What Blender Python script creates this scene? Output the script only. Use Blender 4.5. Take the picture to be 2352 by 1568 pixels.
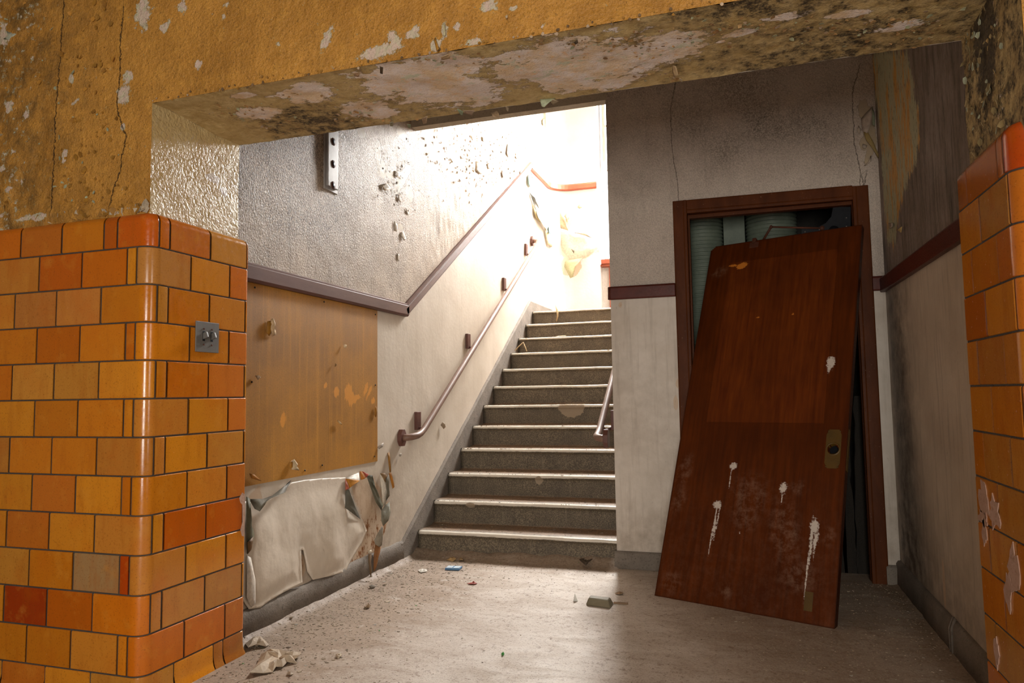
import bpy, bmesh, math, random
import numpy as np
from mathutils import Matrix, Vector
for o in list(bpy.data.objects): bpy.data.objects.remove(o)
SC = bpy.context.scene
COL = SC.collection
random.seed(7)
# ------------------------------------------------------------------ camera
CAMH, FPX = 1.0373, 1632.0
def _basis():
    yaw, pitch, roll = .3106, .0747, -.0150
    cy, sy, cp, sp = math.cos(yaw), math.sin(yaw), math.cos(pitch), math.sin(pitch)
    f = np.array([-sy*cp, cy*cp, sp]); r = np.array([cy, sy, 0.]); u = np.cross(r, f)
    return r*math.cos(roll)+u*math.sin(roll), -r*math.sin(roll)+u*math.cos(roll), f
CR, CU, CF = _basis(); CO = np.array([0, 0, CAMH])
cam = bpy.data.cameras.new('camera'); cam.sensor_width = 36; cam.lens = FPX/2352*36; cam.clip_start = .05; cam.clip_end = 100
camo = bpy.data.objects.new('camera', cam); COL.objects.link(camo)
mw = Matrix.Identity(4)
for i in range(3): mw[i][0] = CR[i]; mw[i][1] = CU[i]; mw[i][2] = -CF[i]; mw[i][3] = CO[i]
camo.matrix_world = mw
SC.camera = camo
def at(px, py, ax, val):            # surveying: a sight line of the photograph met with a wall plane
    d = (px-1176)/FPX*CR-(py-784)/FPX*CU+CF
    return CO+(val-CO[ax])/d[ax]*d
# ------------------------------------------------------------------ light
SC.view_settings.view_transform = 'Standard'; SC.view_settings.look = 'None'
SC.view_settings.exposure = 0.2; SC.view_settings.gamma = 1.0; SC.view_settings.use_curve_mapping = False
W = bpy.data.worlds.new('world'); SC.world = W; W.use_nodes = True
W.node_tree.nodes['Background'].inputs[0].default_value = (.75, .85, 1, 1); W.node_tree.nodes['Background'].inputs[1].default_value = 1.0
def area(name, loc, target, sx, sy, watts, col):
    l = bpy.data.lights.new(name, 'AREA'); l.shape = 'RECTANGLE'; l.size = sx; l.size_y = sy; l.energy = watts; l.color = col
    o = bpy.data.objects.new(name, l); COL.objects.link(o); o.location = loc
    o.rotation_euler = (Vector(target)-Vector(loc)).to_track_quat('-Z', 'Y').to_euler(); return o
area('stair_window_daylight', (-1.2, 8.22, 3.8), (-1.1, 2., -1.), .5, 2.3, 640, (1, .985, .96))
area('landing_side_daylight', (.9, 7.7, 3.9), (-2.0, 7.6, 3.2), .9, 1.8, 40, (1, .985, .96))
area('entrance_daylight', (.15, -2.9, 1.2), (-.4, 2, 1.25), 1.1, 1.6, 118, (1, .94, .85))
area('side_fill', (2.9, -.6, 1.5), (-2, 2., 1.2), 1.2, 1.5, 45, (1, .94, .85))  # added fill with no window behind it, brightens the left pier's side face
# ------------------------------------------------------------------ helpers
def lin(h):
    if isinstance(h, str):
        c = [int(h[i:i+2], 16)/255 for i in (0, 2, 4)]
    else: c = [x/255 for x in h]
    return tuple((x/12.92 if x <= .04045 else ((x+.055)/1.055)**2.4) for x in c)+(1.,)
class Mat:
    def __init__(s, name, rough=.6, spec=.5):
        s.m = bpy.data.materials.new(name); s.m.use_nodes = True; s.t = s.m.node_tree
        s.b = s.t.nodes['Principled BSDF']; s.b.inputs['Roughness'].default_value = rough
        s.b.inputs['Specular IOR Level'].default_value = spec
        s.co = s.t.nodes.new('ShaderNodeTexCoord').outputs['Object']
    def put(s, sock, v):
        if isinstance(v, bpy.types.NodeSocket): s.t.links.new(v, sock)
        elif v is not None:
            if isinstance(v, (tuple, list)) and len(v) == 3 and len(sock.default_value) == 4: v = tuple(v)+(1,)
            sock.default_value = v
    def noise(s, sc, det=4, rough=.55, vec=None, dist=0., col=False):
        n = s.t.nodes.new('ShaderNodeTexNoise'); s.put(n.inputs['Vector'], vec or s.co)
        n.inputs['Scale'].default_value = sc; n.inputs['Detail'].default_value = det
        n.inputs['Roughness'].default_value = rough; n.inputs['Distortion'].default_value = dist
        return n.outputs['Color' if col else 'Fac']
    def voro(s, sc, vec=None, feat='F1', out='Distance'):
        n = s.t.nodes.new('ShaderNodeTexVoronoi'); n.feature = feat; s.put(n.inputs['Vector'], vec or s.co)
        n.inputs['Scale'].default_value = sc; return n.outputs[out]
    def sv(s, k, vec=None):
        n = s.t.nodes.new('ShaderNodeMapping'); s.put(n.inputs['Vector'], vec or s.co); n.inputs['Scale'].default_value = k
        return n.outputs[0]
    def m_(s, op, a, b=None, c=None, clamp=False):
        n = s.t.nodes.new('ShaderNodeMath'); n.operation = op; n.use_clamp = clamp
        for i, v in enumerate((a, b, c)):
            if v is not None: s.put(n.inputs[i], v)
        return n.outputs[0]
    def rng(s, v, a, b, c=0., d=1.):
        n = s.t.nodes.new('ShaderNodeMapRange'); s.put(n.inputs[0], v)
        for i, x in enumerate((a, b, c, d)): n.inputs[i+1].default_value = x
        return n.outputs[0]
    def mix(s, f, a, b, mode='MIX'):
        n = s.t.nodes.new('ShaderNodeMix'); n.data_type = 'RGBA'; n.blend_type = mode
        s.put(n.inputs[0], f); s.put(n.inputs[6], a); s.put(n.inputs[7], b); return n.outputs[2]
    def attr(s, name):
        n = s.t.nodes.new('ShaderNodeAttribute'); n.attribute_name = name; return n.outputs['Fac']
    def attrc(s, name):
        n = s.t.nodes.new('ShaderNodeAttribute'); n.attribute_name = name; return n.outputs['Color']
    def bump(s, h, st=.5, dist=.01, nrm=None):
        n = s.t.nodes.new('ShaderNodeBump'); s.put(n.inputs['Height'], h); n.inputs['Strength'].default_value = st
        n.inputs['Distance'].default_value = dist; s.put(n.inputs['Normal'], nrm) if nrm else None
        return n.outputs[0]
    def fin(s, col=None, rough=None, nrm=None, metal=None):
        s.put(s.b.inputs['Base Color'], col); s.put(s.b.inputs['Roughness'], rough)
        if nrm: s.put(s.b.inputs['Normal'], nrm)
        if metal is not None: s.b.inputs['Metallic'].default_value = metal
        return s.m
def _hash(i, j, k, seed):
    h = (i*374761393+j*668265263+k*2147483647+seed*1274126177) & 0xffffffff
    h = ((h ^ (h >> 13))*1274126177) & 0xffffffff
    return ((h ^ (h >> 16)) & 0xffffff)/float(0xffffff)
def vnoise(P, seed=0):
    I = np.floor(P).astype(np.int64); F = P-I; F = F*F*(3-2*F); r = 0
    for a in (0, 1):
        for b in (0, 1):
            for c in (0, 1):
                w = (F[..., 0] if a else 1-F[..., 0])*(F[..., 1] if b else 1-F[..., 1])*(F[..., 2] if c else 1-F[..., 2])
                r = r+w*_hash(I[..., 0]+a, I[..., 1]+b, I[..., 2]+c, seed)
    return r
def fbm(P, sc, octv=3, seed=0):
    P = np.asarray(P)*np.asarray(sc); s = 0; a = .5; t = 0
    for o in range(octv): s = s+a*vnoise(P*2**o+17.3*o, seed+o); t += a; a *= .5
    return s/t
def link(name, me, mat=None, parent=None, smooth=False):
    if mat: me.materials.append(mat)
    if smooth: me.polygons.foreach_set('use_smooth', [True]*len(me.polygons))
    o = bpy.data.objects.new(name, me); COL.objects.link(o); o.parent = parent; return o
def mesh(name, V, Fc, mat=None, parent=None, smooth=False, attrs=None, cols=None):
    me = bpy.data.meshes.new(name); me.from_pydata([tuple(map(float, v)) for v in V], [], [tuple(map(int, f)) for f in Fc]); me.update()
    for k, a in (attrs or {}).items():
        at_ = me.attributes.new(k, 'FLOAT', 'POINT'); at_.data.foreach_set('value', np.asarray(a, dtype=np.float32).ravel())
    if cols is not None:
        at_ = me.attributes.new('tint', 'FLOAT_COLOR', 'POINT'); at_.data.foreach_set('color', np.asarray(cols, dtype=np.float32).ravel())
    return link(name, me, mat, parent, smooth)
class MB:
    def __init__(s): s.V = []; s.F = []; s.C = []
    def add(s, V, F, c=None):
        n = len(s.V); s.V += [tuple(map(float, v)) for v in V]; s.F += [tuple(i+n for i in f) for f in F]
        if c is not None: s.C += [tuple(c)]*len(V)
        return s
    def box(s, x0, x1, y0, y1, z0, z1, c=None):
        V = [(x, y, z) for z in (z0, z1) for y in (y0, y1) for x in (x0, x1)]
        return s.add(V, [(0, 2, 3, 1), (4, 5, 7, 6), (0, 1, 5, 4), (2, 6, 7, 3), (0, 4, 6, 2), (1, 3, 7, 5)], c)
    def obox(s, c, u, v, w, a, b, d):      # oriented box: centre, axes, half sizes
        c, u, v, w = map(np.array, (c, u, v, w))
        V = [c+i*a*u+j*b*v+k*d*w for k in (-1, 1) for j in (-1, 1) for i in (-1, 1)]
        return s.add(V, [(0, 2, 3, 1), (4, 5, 7, 6), (0, 1, 5, 4), (2, 6, 7, 3), (0, 4, 6, 2), (1, 3, 7, 5)])
    def sweep(s, prof, A, B, up=(0, 0, 1), out=None):   # profile [(out,up)] swept A->B
        A, B, up, out = map(lambda q: np.array(q, float), (A, B, up, out)); n = len(prof)
        V = [p+o*out+h*up for p in (A, B) for o, h in prof]
        s.add(V, [(i, (i+1) % n, n+(i+1) % n, n+i) for i in range(n)]+[tuple(range(n))[::-1], tuple(range(n, 2*n))]); return s
    def tube(s, pts, r, n=12, caps=True):
        pts = [np.array(p, float) for p in pts]; rs = r if hasattr(r, '__len__') else [r]*len(pts); V = []; F = []
        t0 = pts[1]-pts[0]; ref = np.cross(t0, [0, 0, 1.]);
        if np.linalg.norm(ref) < 1e-5: ref = np.array([1., 0, 0])
        ref /= np.linalg.norm(ref)
        for i, p in enumerate(pts):
            t = (pts[min(i+1, len(pts)-1)]-pts[max(i-1, 0)]); t /= np.linalg.norm(t)
            ref = ref-t*(ref@t); ref /= np.linalg.norm(ref); b = np.cross(t, ref)
            for k in range(n):
                a = 2*math.pi*k/n; V.append(p+rs[i]*(math.cos(a)*ref+math.sin(a)*b))
        for i in range(len(pts)-1):
            for k in range(n): F.append((i*n+k, i*n+(k+1) % n, (i+1)*n+(k+1) % n, (i+1)*n+k))
        if caps: F += [tuple(range(n))[::-1], tuple((len(pts)-1)*n+k for k in range(n))]
        return s.add(V, F)
    def build(s, name, mat, parent=None, smooth=False, bevel=0, seg=2):
        o = mesh(name, s.V, s.F, mat, parent, smooth, cols=[tuple(c)+(1,) if len(c) == 3 else c for c in s.C] if s.C else None)
        if bevel:
            b = o.modifiers.new('bevel', 'BEVEL'); b.width = bevel; b.segments = seg; b.limit_method = 'ANGLE'
            for p in o.data.polygons: p.use_smooth = True
            o.modifiers.new('wn', 'WEIGHTED_NORMAL')
        return o
def tag(o, label=None, cat=None, group=None, kind=None):
    for k, v in (('label', label), ('category', cat), ('group', group), ('kind', kind)):
        if v: o[k] = v
    return o
def struct(name, label=None):
    o = bpy.data.objects.new(name, None); COL.objects.link(o); o['kind'] = 'structure'
    if label: o['label'] = label
    return o
def thing(name, label, cat, loc=(0, 0, 0), group=None):
    o = bpy.data.objects.new(name, None); COL.objects.link(o); o.location = loc; return tag(o, label, cat, group)
def rebase(o, loc):       # give a thing modelled in room coordinates its origin at its base
    L = Vector(loc)
    for c in [c for c in bpy.data.objects if c.parent == o]: c.location -= L
    o.location = L
def grid(name, o, u, v, us, vs, mat, parent=None, disp=None, attrs=None, keep=None, flip=False):
    o, u, v = (np.array(q, float) for q in (o, u, v)); n = np.cross(u, v)
    if flip: n = -n
    U, Vv = np.meshgrid(us, vs, indexing='ij'); P = o+U[..., None]*u+Vv[..., None]*v; P = P.reshape(-1, 3)
    A = {k: f(P) for k, f in (attrs or {}).items()}
    if disp is not None: Pd = P+disp(P)[:, None]*n
    else: Pd = P
    nu, nv = len(us), len(vs); i, j = np.meshgrid(np.arange(nu-1), np.arange(nv-1), indexing='ij')
    a = (i*nv+j).ravel(); Q = np.stack([a, a+nv, a+nv+1, a+1], 1)
    if flip: Q = Q[:, ::-1]
    if keep is not None: Q = Q[keep(P[Q].mean(1))]
    return mesh(name, Pd, Q, mat, parent, True, A)
def lsp(a, b, step): return np.linspace(a, b, max(2, int(round(abs(b-a)/step))+1))
def blobs(P, ax, lst):                # soft field >0 inside ellipses given as (c0,c1,r0,r1,angle)
    i, j = [k for k in (0, 1, 2) if k != ax]; out = np.full(len(P), -1.5)
    for c0, c1, r0, r1, an in lst:
        x, z = P[:, i]-c0, P[:, j]-c1; ca, sa = math.cos(an), math.sin(an)
        d = 1-np.hypot((x*ca+z*sa)/r0, (-x*sa+z*ca)/r1); out = np.maximum(out, d)
    return out
def pb(lst, ax, val):                 # same ellipses surveyed in the photograph
    i, j = [k for k in (0, 1, 2) if k != ax]; R = []
    for t in lst:
        px, py, rx, ry = t[:4]; an = t[4] if len(t) > 4 else 0
        c = at(px, py, ax, val); e = at(px+rx, py, ax, val); g = at(px, py+ry, ax, val)
        R.append((c[i], c[j], abs(e[i]-c[i])+1e-3, abs(g[j]-c[j])+1e-3, an))
    return R
def sdist(P, ax, pts):                # signed distance to a polyline (cracks)
    i, j = [k for k in (0, 1, 2) if k != ax]; best = np.full(len(P), 9.); sg = np.ones(len(P))
    for a, b in zip(pts[:-1], pts[1:]):
        a = np.array([a[i], a[j]]); b = np.array([b[i], b[j]]); d = b-a; L = d@d
        q = P[:, [i, j]]-a; t = np.clip((q@d)/L, 0, 1); r = q-t[:, None]*d; dd = np.hypot(r[:, 0], r[:, 1])
        m = dd < best; best[m] = dd[m]; sg[m] = np.sign(q[m, 0]*d[1]-q[m, 1]*d[0])
    return best*sg
def inside(P2, poly):
    x, y = P2[:, 0], P2[:, 1]; c = np.zeros(len(P2), bool); n = len(poly)
    for k in range(n):
        x0, y0 = poly[k]; x1, y1 = poly[(k+1) % n]
        m = ((y0 > y) != (y1 > y)) & (x < (x1-x0)*(y-y0)/(y1-y0+1e-12)+x0); c ^= m
    return c
def ss(x, a, b): t = np.clip((x-a)/(b-a), 0, 1); return t*t*(3-2*t)
# measured room
XT, YT0, YT1 = -1.976, 1.978, 2.512          # tile faces of the left pier
YF, XJ, ZS, YB = 2.003, -2.009, 2.119, 2.476 # plaster of the opening
XR, XJR = .666, .696                          # right pier tile / plaster
XL, YD, XC, XW = -2.082, 4.303, -.743, .7705  # left wall, door wall, its corner, right wall
YR0_ = 2.045; C = .1355; ZT = 1.585; ZTOP = 1.712
RS, TR, YS = .15858, .25431, 4.312            # riser, tread, first riser
ZL = 12*RS; YLB = 8.15                         # landing level, landing back wall
# ------------------------------------------------------------------ materials
def mat_yellow():
    m = Mat('mustard_paint', .55)
    pe = m.m_('ADD', m.attr('peel'), m.m_('MULTIPLY', m.m_('SUBTRACT', m.noise(34, 6, .72), .5), 3.2))
    big = m.noise(3.2, 4, .6); v = m.noise(16, 4, .6); st = m.noise(140, 3, .6)
    strk = m.noise(9, 3, .6, m.sv((1, 1, .12)))
    c = m.mix(m.rng(big, .3, .7), lin('b07a2c'), lin('cf9440'))
    c = m.mix(m.rng(strk, .45, .75, 0, .45), c, lin('8a5a18'))
    c = m.mix(m.rng(v, .5, .75, 0, .4), c, lin('e6ab4c'))
    c = m.mix(m.rng(st, .56, .7, 0, .5), c, lin('6b4a1c')); c = m.mix(m.rng(m.noise(240, 3, .7), .58, .66, 0, .6), c, lin('4a3a1c'))
    gr = m.m_('MULTIPLY', m.attr('grime'), m.rng(m.noise(11, 6, .7), .35, .65))
    c = m.mix(gr, c, lin('5a4320'))
    edge = m.rng(pe, -.12, -.02); core = m.rng(pe, .0, .03)
    c = m.mix(m.m_('MULTIPLY', edge, .6), c, lin('b9b48a'))
    pl = m.mix(m.rng(m.noise(40, 4), .4, .65), lin('cdb3a3'), lin('c0b79a'))
    c = m.mix(core, c, pl)
    crk = m.m_('ABSOLUTE', m.m_('ADD', m.attr('crack'), m.m_('MULTIPLY', m.m_('SUBTRACT', m.noise(45, 4, .7), .5), .03)))
    ck = m.rng(crk, .0008, .003, 1, 0); c = m.mix(m.m_('MULTIPLY', ck, .85), c, lin('3a2a12'))
    h = m.m_('ADD', m.m_('MULTIPLY', st, .35), m.m_('MULTIPLY', v, .8))
    h = m.m_('ADD', h, m.m_('MULTIPLY', m.noise(60, 4, .6), .7))
    h = m.m_('SUBTRACT', h, m.m_('MULTIPLY', core, .9)); h = m.m_('SUBTRACT', h, ck)
    return m.fin(c, m.rng(st, .3, .7, .45, .7), m.bump(h, .9, .012))
def mat_soffit():
    m = Mat('peeled_soffit', .75)
    n1 = m.m_('MULTIPLY', m.m_('SUBTRACT', m.noise(12, 8, .74, m.sv((.6, 1, 1))), .5), 3.6)
    n2 = m.m_('MULTIPLY', m.m_('SUBTRACT', m.noise(22, 6, .7), .5), 2.4)
    pe = m.m_('ADD', m.attr('peel'), n1)
    gr = m.m_('ADD', m.attr('grime'), n2)
    v = m.noise(30, 5, .7); fine = m.noise(170, 3, .65)
    tan = m.mix(m.rng(v, .35, .65), lin('b0945c'), lin('ccb482'))
    tan = m.mix(m.m_('MULTIPLY', m.rng(gr, .0, .55), m.rng(m.noise(75, 5, .75), .4, .58, .35, 1)), tan, lin('382c1c'))
    pink = m.mix(m.rng(m.noise(9, 5, .7), .42, .6), lin('eaddd6'), lin('e2c8a6'))
    pink = m.mix(m.rng(m.noise(13, 5, .7, m.sv((1, 1.3, 1))), .58, .66), pink, lin('ccccb4'))
    pink = m.mix(m.rng(m.noise(24, 5, .75), .56, .66, 0, .8), pink, lin('e8bd88'))
    pink = m.mix(m.rng(fine, .6, .7, 0, .35), pink, lin('6d5a4a'))
    core = m.rng(pe, 0, .05)
    c = m.mix(core, tan, pink)
    c = m.mix(m.m_('MULTIPLY', m.rng(m.m_('ABSOLUTE', m.m_('SUBTRACT', pe, -.02)), 0, .05, 1, 0), .55), c, lin('3c2c1c'))
    c = m.mix(m.rng(m.m_('ADD', gr, m.m_('MULTIPLY', fine, .9)), .85, 1.15, 0, .75), c, lin('33281c'))
    h = m.m_('ADD', m.m_('MULTIPLY', fine, .3), m.m_('MULTIPLY', v, .8)); h = m.m_('SUBTRACT', h, m.m_('MULTIPLY', core, .8))
    return m.fin(c, m.rng(v, .3, .7, .6, .9), m.bump(h, .8, .01))
def mat_cream_gloss():
    m = Mat('cream_gloss_paint', .3)
    v = m.noise(75, 3, .5, dist=.6); big = m.noise(5, 4, .6)
    c = m.mix(m.rng(big, .35, .65), lin('b3945c'), lin('c2ab7c'))
    pe = m.m_('ADD', m.attr('peel'), m.m_('MULTIPLY', m.m_('SUBTRACT', m.noise(40, 5, .65), .5), 1.4)); core = m.rng(pe, 0, .04)
    c = m.mix(core, c, lin('c8b8a6'))
    return m.fin(c, m.rng(v, .3, .7, .25, .5), m.bump(v, .75, .008))
def mat_upper(name, base, dark, spk, gl=.45, streak=.3, bumps=.6, white=None, peelcol='a89884', size=1., moldk=.9, spec=.5, mlo=.45, mhi=.8):
    m = Mat(name, gl, spec)
    rip = m.noise(95*size, 3, .55, m.sv((1, 1, .7)), dist=.5); fine = m.noise(230, 2, .6); big = m.noise(2.6, 5, .62)
    mold = m.m_('MULTIPLY', m.rng(m.m_('ADD', big, m.m_('MULTIPLY', m.attr('grime'), .5)), mlo, mhi), m.rng(m.noise(150, 3, .7), .4, .62))
    c = m.mix(m.rng(m.noise(7, 4), .3, .7), lin(base), lin(dark)) if False else m.mix(m.rng(m.noise(7, 4), .35, .7, 0, .35), lin(base), lin(dark))
    c = m.mix(m.m_('MULTIPLY', mold, moldk), c, lin(spk)); c = m.mix(m.rng(m.noise(190, 4, .75), .42, .62, 0, .4), c, lin(spk))
    st = m.noise(22, 5, .7, m.sv((1, 1, .07))); c = m.mix(m.rng(st, .55, .72, 0, streak), c, lin(spk))
    pe = m.m_('ADD', m.attr('peel'), m.m_('MULTIPLY', m.m_('SUBTRACT', m.noise(20, 6, .72, m.sv((1, 1, .55))), .5), 1.8)); core = m.rng(pe, 0, .03)
    c = m.mix(m.m_('MULTIPLY', m.rng(m.m_('ABSOLUTE', m.m_('ADD', pe, .015)), 0, .045, 1, 0), .6), c, lin('5a4838'))
    c = m.mix(core, c, m.mix(m.rng(m.noise(11, 3), .35, .65), lin(peelcol), lin('b7a487')))
    crk = m.m_('ABSOLUTE', m.m_('ADD', m.attr('crack'), m.m_('MULTIPLY', m.m_('SUBTRACT', m.noise(38, 5, .7), .5), .028)))
    ck = m.rng(crk, .0006, .0028, 1, 0); c = m.mix(m.m_('MULTIPLY', ck, .8), c, lin('3a2e25'))
    h = m.m_('ADD', rip, m.m_('MULTIPLY', fine, .15)); h = m.m_('SUBTRACT', m.m_('MULTIPLY', h, m.rng(core, 0, 1, 1, .25)), m.m_('MULTIPLY', core, .5))
    h = m.m_('SUBTRACT', h, m.m_('MULTIPLY', ck, .5))
    return m.fin(c, m.rng(rip, .3, .7, gl-.1, gl+.15), m.bump(h, bumps, .008))
def mat_lower(name, base, dark, spk, rough=.5, streak=.5):
    m = Mat(name, rough)
    big = m.noise(3, 4, .6); st = m.noise(26, 5, .7, m.sv((1, 1, .06))); sp = m.noise(60, 4, .7, m.sv((1, 1, .35)))
    c = m.mix(m.rng(big, .3, .7), lin(base), lin(dark))
    c = m.mix(m.rng(st, .52, .75, 0, streak), c, lin(spk)); c = m.mix(m.rng(sp, .66, .74, 0, .6), c, lin(spk))
    lowd = m.attr('grime'); c = m.mix(m.m_('MULTIPLY', lowd, m.rng(m.noise(12, 6, .7), .3, .65)), c, lin(spk))
    pe = m.m_('ADD', m.attr('peel'), m.m_('MULTIPLY', m.m_('SUBTRACT', m.noise(24, 6, .7, m.sv((1, 1, .5))), .5), 1.0)); core = m.rng(pe, 0, .04)
    ru = m.mix(m.m_('MULTIPLY', m.rng(m.noise(30, 5, .7, m.sv((1, 1, .6))), .5, .58), m.rng(m.attr('peel'), .35, .7)), lin('c9b197'), lin('8a5526'))
    c = m.mix(core, c, ru)
    h = m.m_('ADD', m.noise(40, 4, .6), m.m_('MULTIPLY', sp, .5)); h = m.m_('SUBTRACT', h, m.m_('MULTIPLY', core, .5))
    return m.fin(c, rough, m.bump(h, .3, .004))
def mat_concrete(name, a, b, cdark, rough=.85, sc=1., b2=.5):
    m = Mat(name, rough); v = m.noise(6*sc, 6, .65); f = m.noise(120*sc, 3, .7); mid = m.noise(30*sc, 4, .7)
    c = m.mix(m.rng(v, .35, .65), lin(a), lin(b)); c = m.mix(m.rng(f, .55, .68, 0, .55), c, lin(cdark)); c = m.mix(m.rng(mid, .58, .7, 0, .5), c, lin(cdark))
    return m.fin(c, rough, m.bump(m.m_('ADD', f, m.m_('MULTIPLY', mid, 1.5)), b2, .004))
def mat_floor():
    m = Mat('dusty_floor', .6)
    big = m.noise(1.3, 6, .65, m.sv((1, .8, 1)), dist=.4); sw = m.noise(5, 6, .7, m.sv((.6, 1.3, 1)), dist=1.)
    fine = m.noise(70, 4, .7); sp = m.noise(130, 3, .7)
    d = m.attr('dirt')
    k = m.m_('ADD', d, m.m_('MULTIPLY', m.m_('SUBTRACT', sw, .5), 1.6)); k = m.m_('ADD', k, m.m_('MULTIPLY', m.m_('SUBTRACT', big, .5), .8))
    c = m.mix(m.rng(k, -.1, .9), lin('c4b8ab'), lin('9a8672'))
    c = m.mix(m.rng(sp, .56, .64, 0, .6), c, lin('6d5846')); c = m.mix(m.m_('MULTIPLY', m.rng(m.noise(34, 6, .78), .53, .62), m.rng(m.noise(3.5, 5, .7), .36, .6, .15, .85)), c, lin('7c6450')); c = m.mix(m.rng(m.noise(9, 6, .75, dist=1.), .56, .7, 0, .5), c, lin('8a745f')); c = m.mix(m.rng(m.noise(6, 6, .7), .58, .7, 0, .6), c, lin('d0c6bb'))
    c = m.mix(m.m_('MULTIPLY', m.rng(fine, .5, .7), m.rng(k, .1, 1., .1, .8)), c, lin('6a5442'))
    c = m.mix(m.rng(k, 1.0, 1.7, 0, .5), c, lin('5d4e40'))
    h = m.m_('ADD', m.m_('MULTIPLY', sp, .6), m.m_('ADD', fine, sw))
    return m.fin(c, m.rng(sw, .3, .7, .5, .8), m.bump(h, .3, .006))
def mat_stair():
    m = Mat('dark_terrazzo', .55)
    sp = m.voro(210); f = m.noise(160, 3, .7); st = m.noise(30, 4, .7, m.sv((1, 1, .1))); v = m.noise(7, 5, .6)
    c = m.mix(m.rng(f, .45, .62), lin('554b3d'), lin('8f8069')); c = m.mix(m.rng(v, .4, .65, 0, .5), c, lin('4b4338'))
    c = m.mix(m.rng(st, .6, .75, 0, .35), c, lin('a2947f')); c = m.mix(m.rng(st, .28, .42, .45, 0), c, lin('39322a'))
    du = m.m_('ADD', m.attr('dust'), m.m_('MULTIPLY', m.m_('SUBTRACT', m.noise(18, 6, .7), .5), .9))
    c = m.mix(m.rng(du, .25, .85), c, m.mix(m.rng(m.noise(90, 3, .7), .45, .6), lin('8f7358'), lin('6c5540')))
    wr = m.m_('ADD', m.attr('wear_glint'), m.m_('MULTIPLY', m.m_('SUBTRACT', m.noise(30, 5, .7), .5), .9))
    w = m.rng(wr, .35, .75); c = m.mix(m.m_('MULTIPLY', w, .9), c, lin('e4dbcc'))  # worn nosings, with the window's glint along them painted in as pale colour
    chip = m.rng(m.m_('ADD', m.attr('chip'), m.m_('MULTIPLY', m.m_('SUBTRACT', m.noise(40, 4), .5), .5)), 0, .05); c = m.mix(chip, c, lin('9b8a74'))
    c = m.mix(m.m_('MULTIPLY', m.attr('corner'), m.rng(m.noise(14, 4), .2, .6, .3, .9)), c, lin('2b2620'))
    return m.fin(c, m.rng(w, 0, 1, .6, .25), m.bump(m.m_('SUBTRACT', m.m_('ADD', f, m.m_('MULTIPLY', v, .4)), m.m_('MULTIPLY', chip, .8)), .35, .004))
def mat_paint(name, a, b, rough=.4, wear_glint=None, bs=.2, grain=(1, 1, 1), sc=14, spec=.5):
    m = Mat(name, rough, spec); v = m.noise(sc, 5, .65, m.sv(grain)); f = m.noise(150, 3, .7)
    c = m.mix(m.rng(v, .3, .7), lin(a), lin(b))
    if wear_glint: c = m.mix(m.rng(m.noise(85, 4, .75), .66, .72, 0, .7), c, lin(wear_glint))
    return m.fin(c, m.rng(f, .3, .7, rough-.08, rough+.12), m.bump(m.m_('ADD', v, m.m_('MULTIPLY', f, .4)), bs, .003))
def m_map(m, vec):
    n = m.t.nodes.new('ShaderNodeMapping'); m.put(n.inputs['Vector'], vec); n.inputs['Scale'].default_value = (1.6, 1.6, .35); return n.outputs[0]
def mat_tile():
    m = Mat('orange_glaze', .2, .5)
    oi = m.t.nodes.new('ShaderNodeObjectInfo')
    off = m.t.nodes.new('ShaderNodeVectorMath'); off.operation = 'MULTIPLY_ADD'
    m.put(off.inputs[0], oi.outputs['Random']); off.inputs[1].default_value = (31, 17, 23); m.put(off.inputs[2], m.co); vec = off.outputs[0]
    v = m.noise(7, 4, .6, vec); st = m.noise(14, 4, .6, m.t.nodes.new('ShaderNodeMapping').outputs[0] if False else vec); sp = m.noise(190, 3, .75, vec)
    c = oi.outputs['Color']
    c = m.mix(m.rng(v, .5, .75, 0, .38), c, lin('c05e0c')); c = m.mix(m.rng(st, .25, .45, .4, 0), c, lin('d08a30'))
    c = m.mix(m.rng(m.noise(11, 5, .7, m_map(m, vec)), .5, .66, 0, .3), c, lin('a0540f')); c = m.mix(m.rng(sp, .58, .66, 0, .5), c, lin('6a360e')); c = m.mix(m.rng(m.noise(75, 5, .8, vec), .745, .77, 0, .5), c, lin('d8b98a'))
    c = m.mix(m.m_('MULTIPLY', m.rng(v, .3, .6), m.rng(m.noise(45, 5, .8, vec), .6, .7, 0, .3)), c, lin('6b3a12'))
    b1 = m.bump(m.noise(30, 2, .5, vec), .05, .004); b1 = m.bump(m.noise(260, 2, .6, vec), .04, .002, b1)
    return m.fin(c, m.rng(m.noise(60, 4, .7, vec), .35, .7, .13, .28), b1)
def mat_tint(name, rough=.7, scale=50, k=.3):
    m = Mat(name, rough); c = m.mix(m.rng(m.noise(scale, 4, .7), .4, .65, 0, k), m.attrc('tint'), lin('4f4030'))
    return m.fin(c, rough, m.bump(m.noise(scale*1.5, 4), .3, .003))
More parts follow.
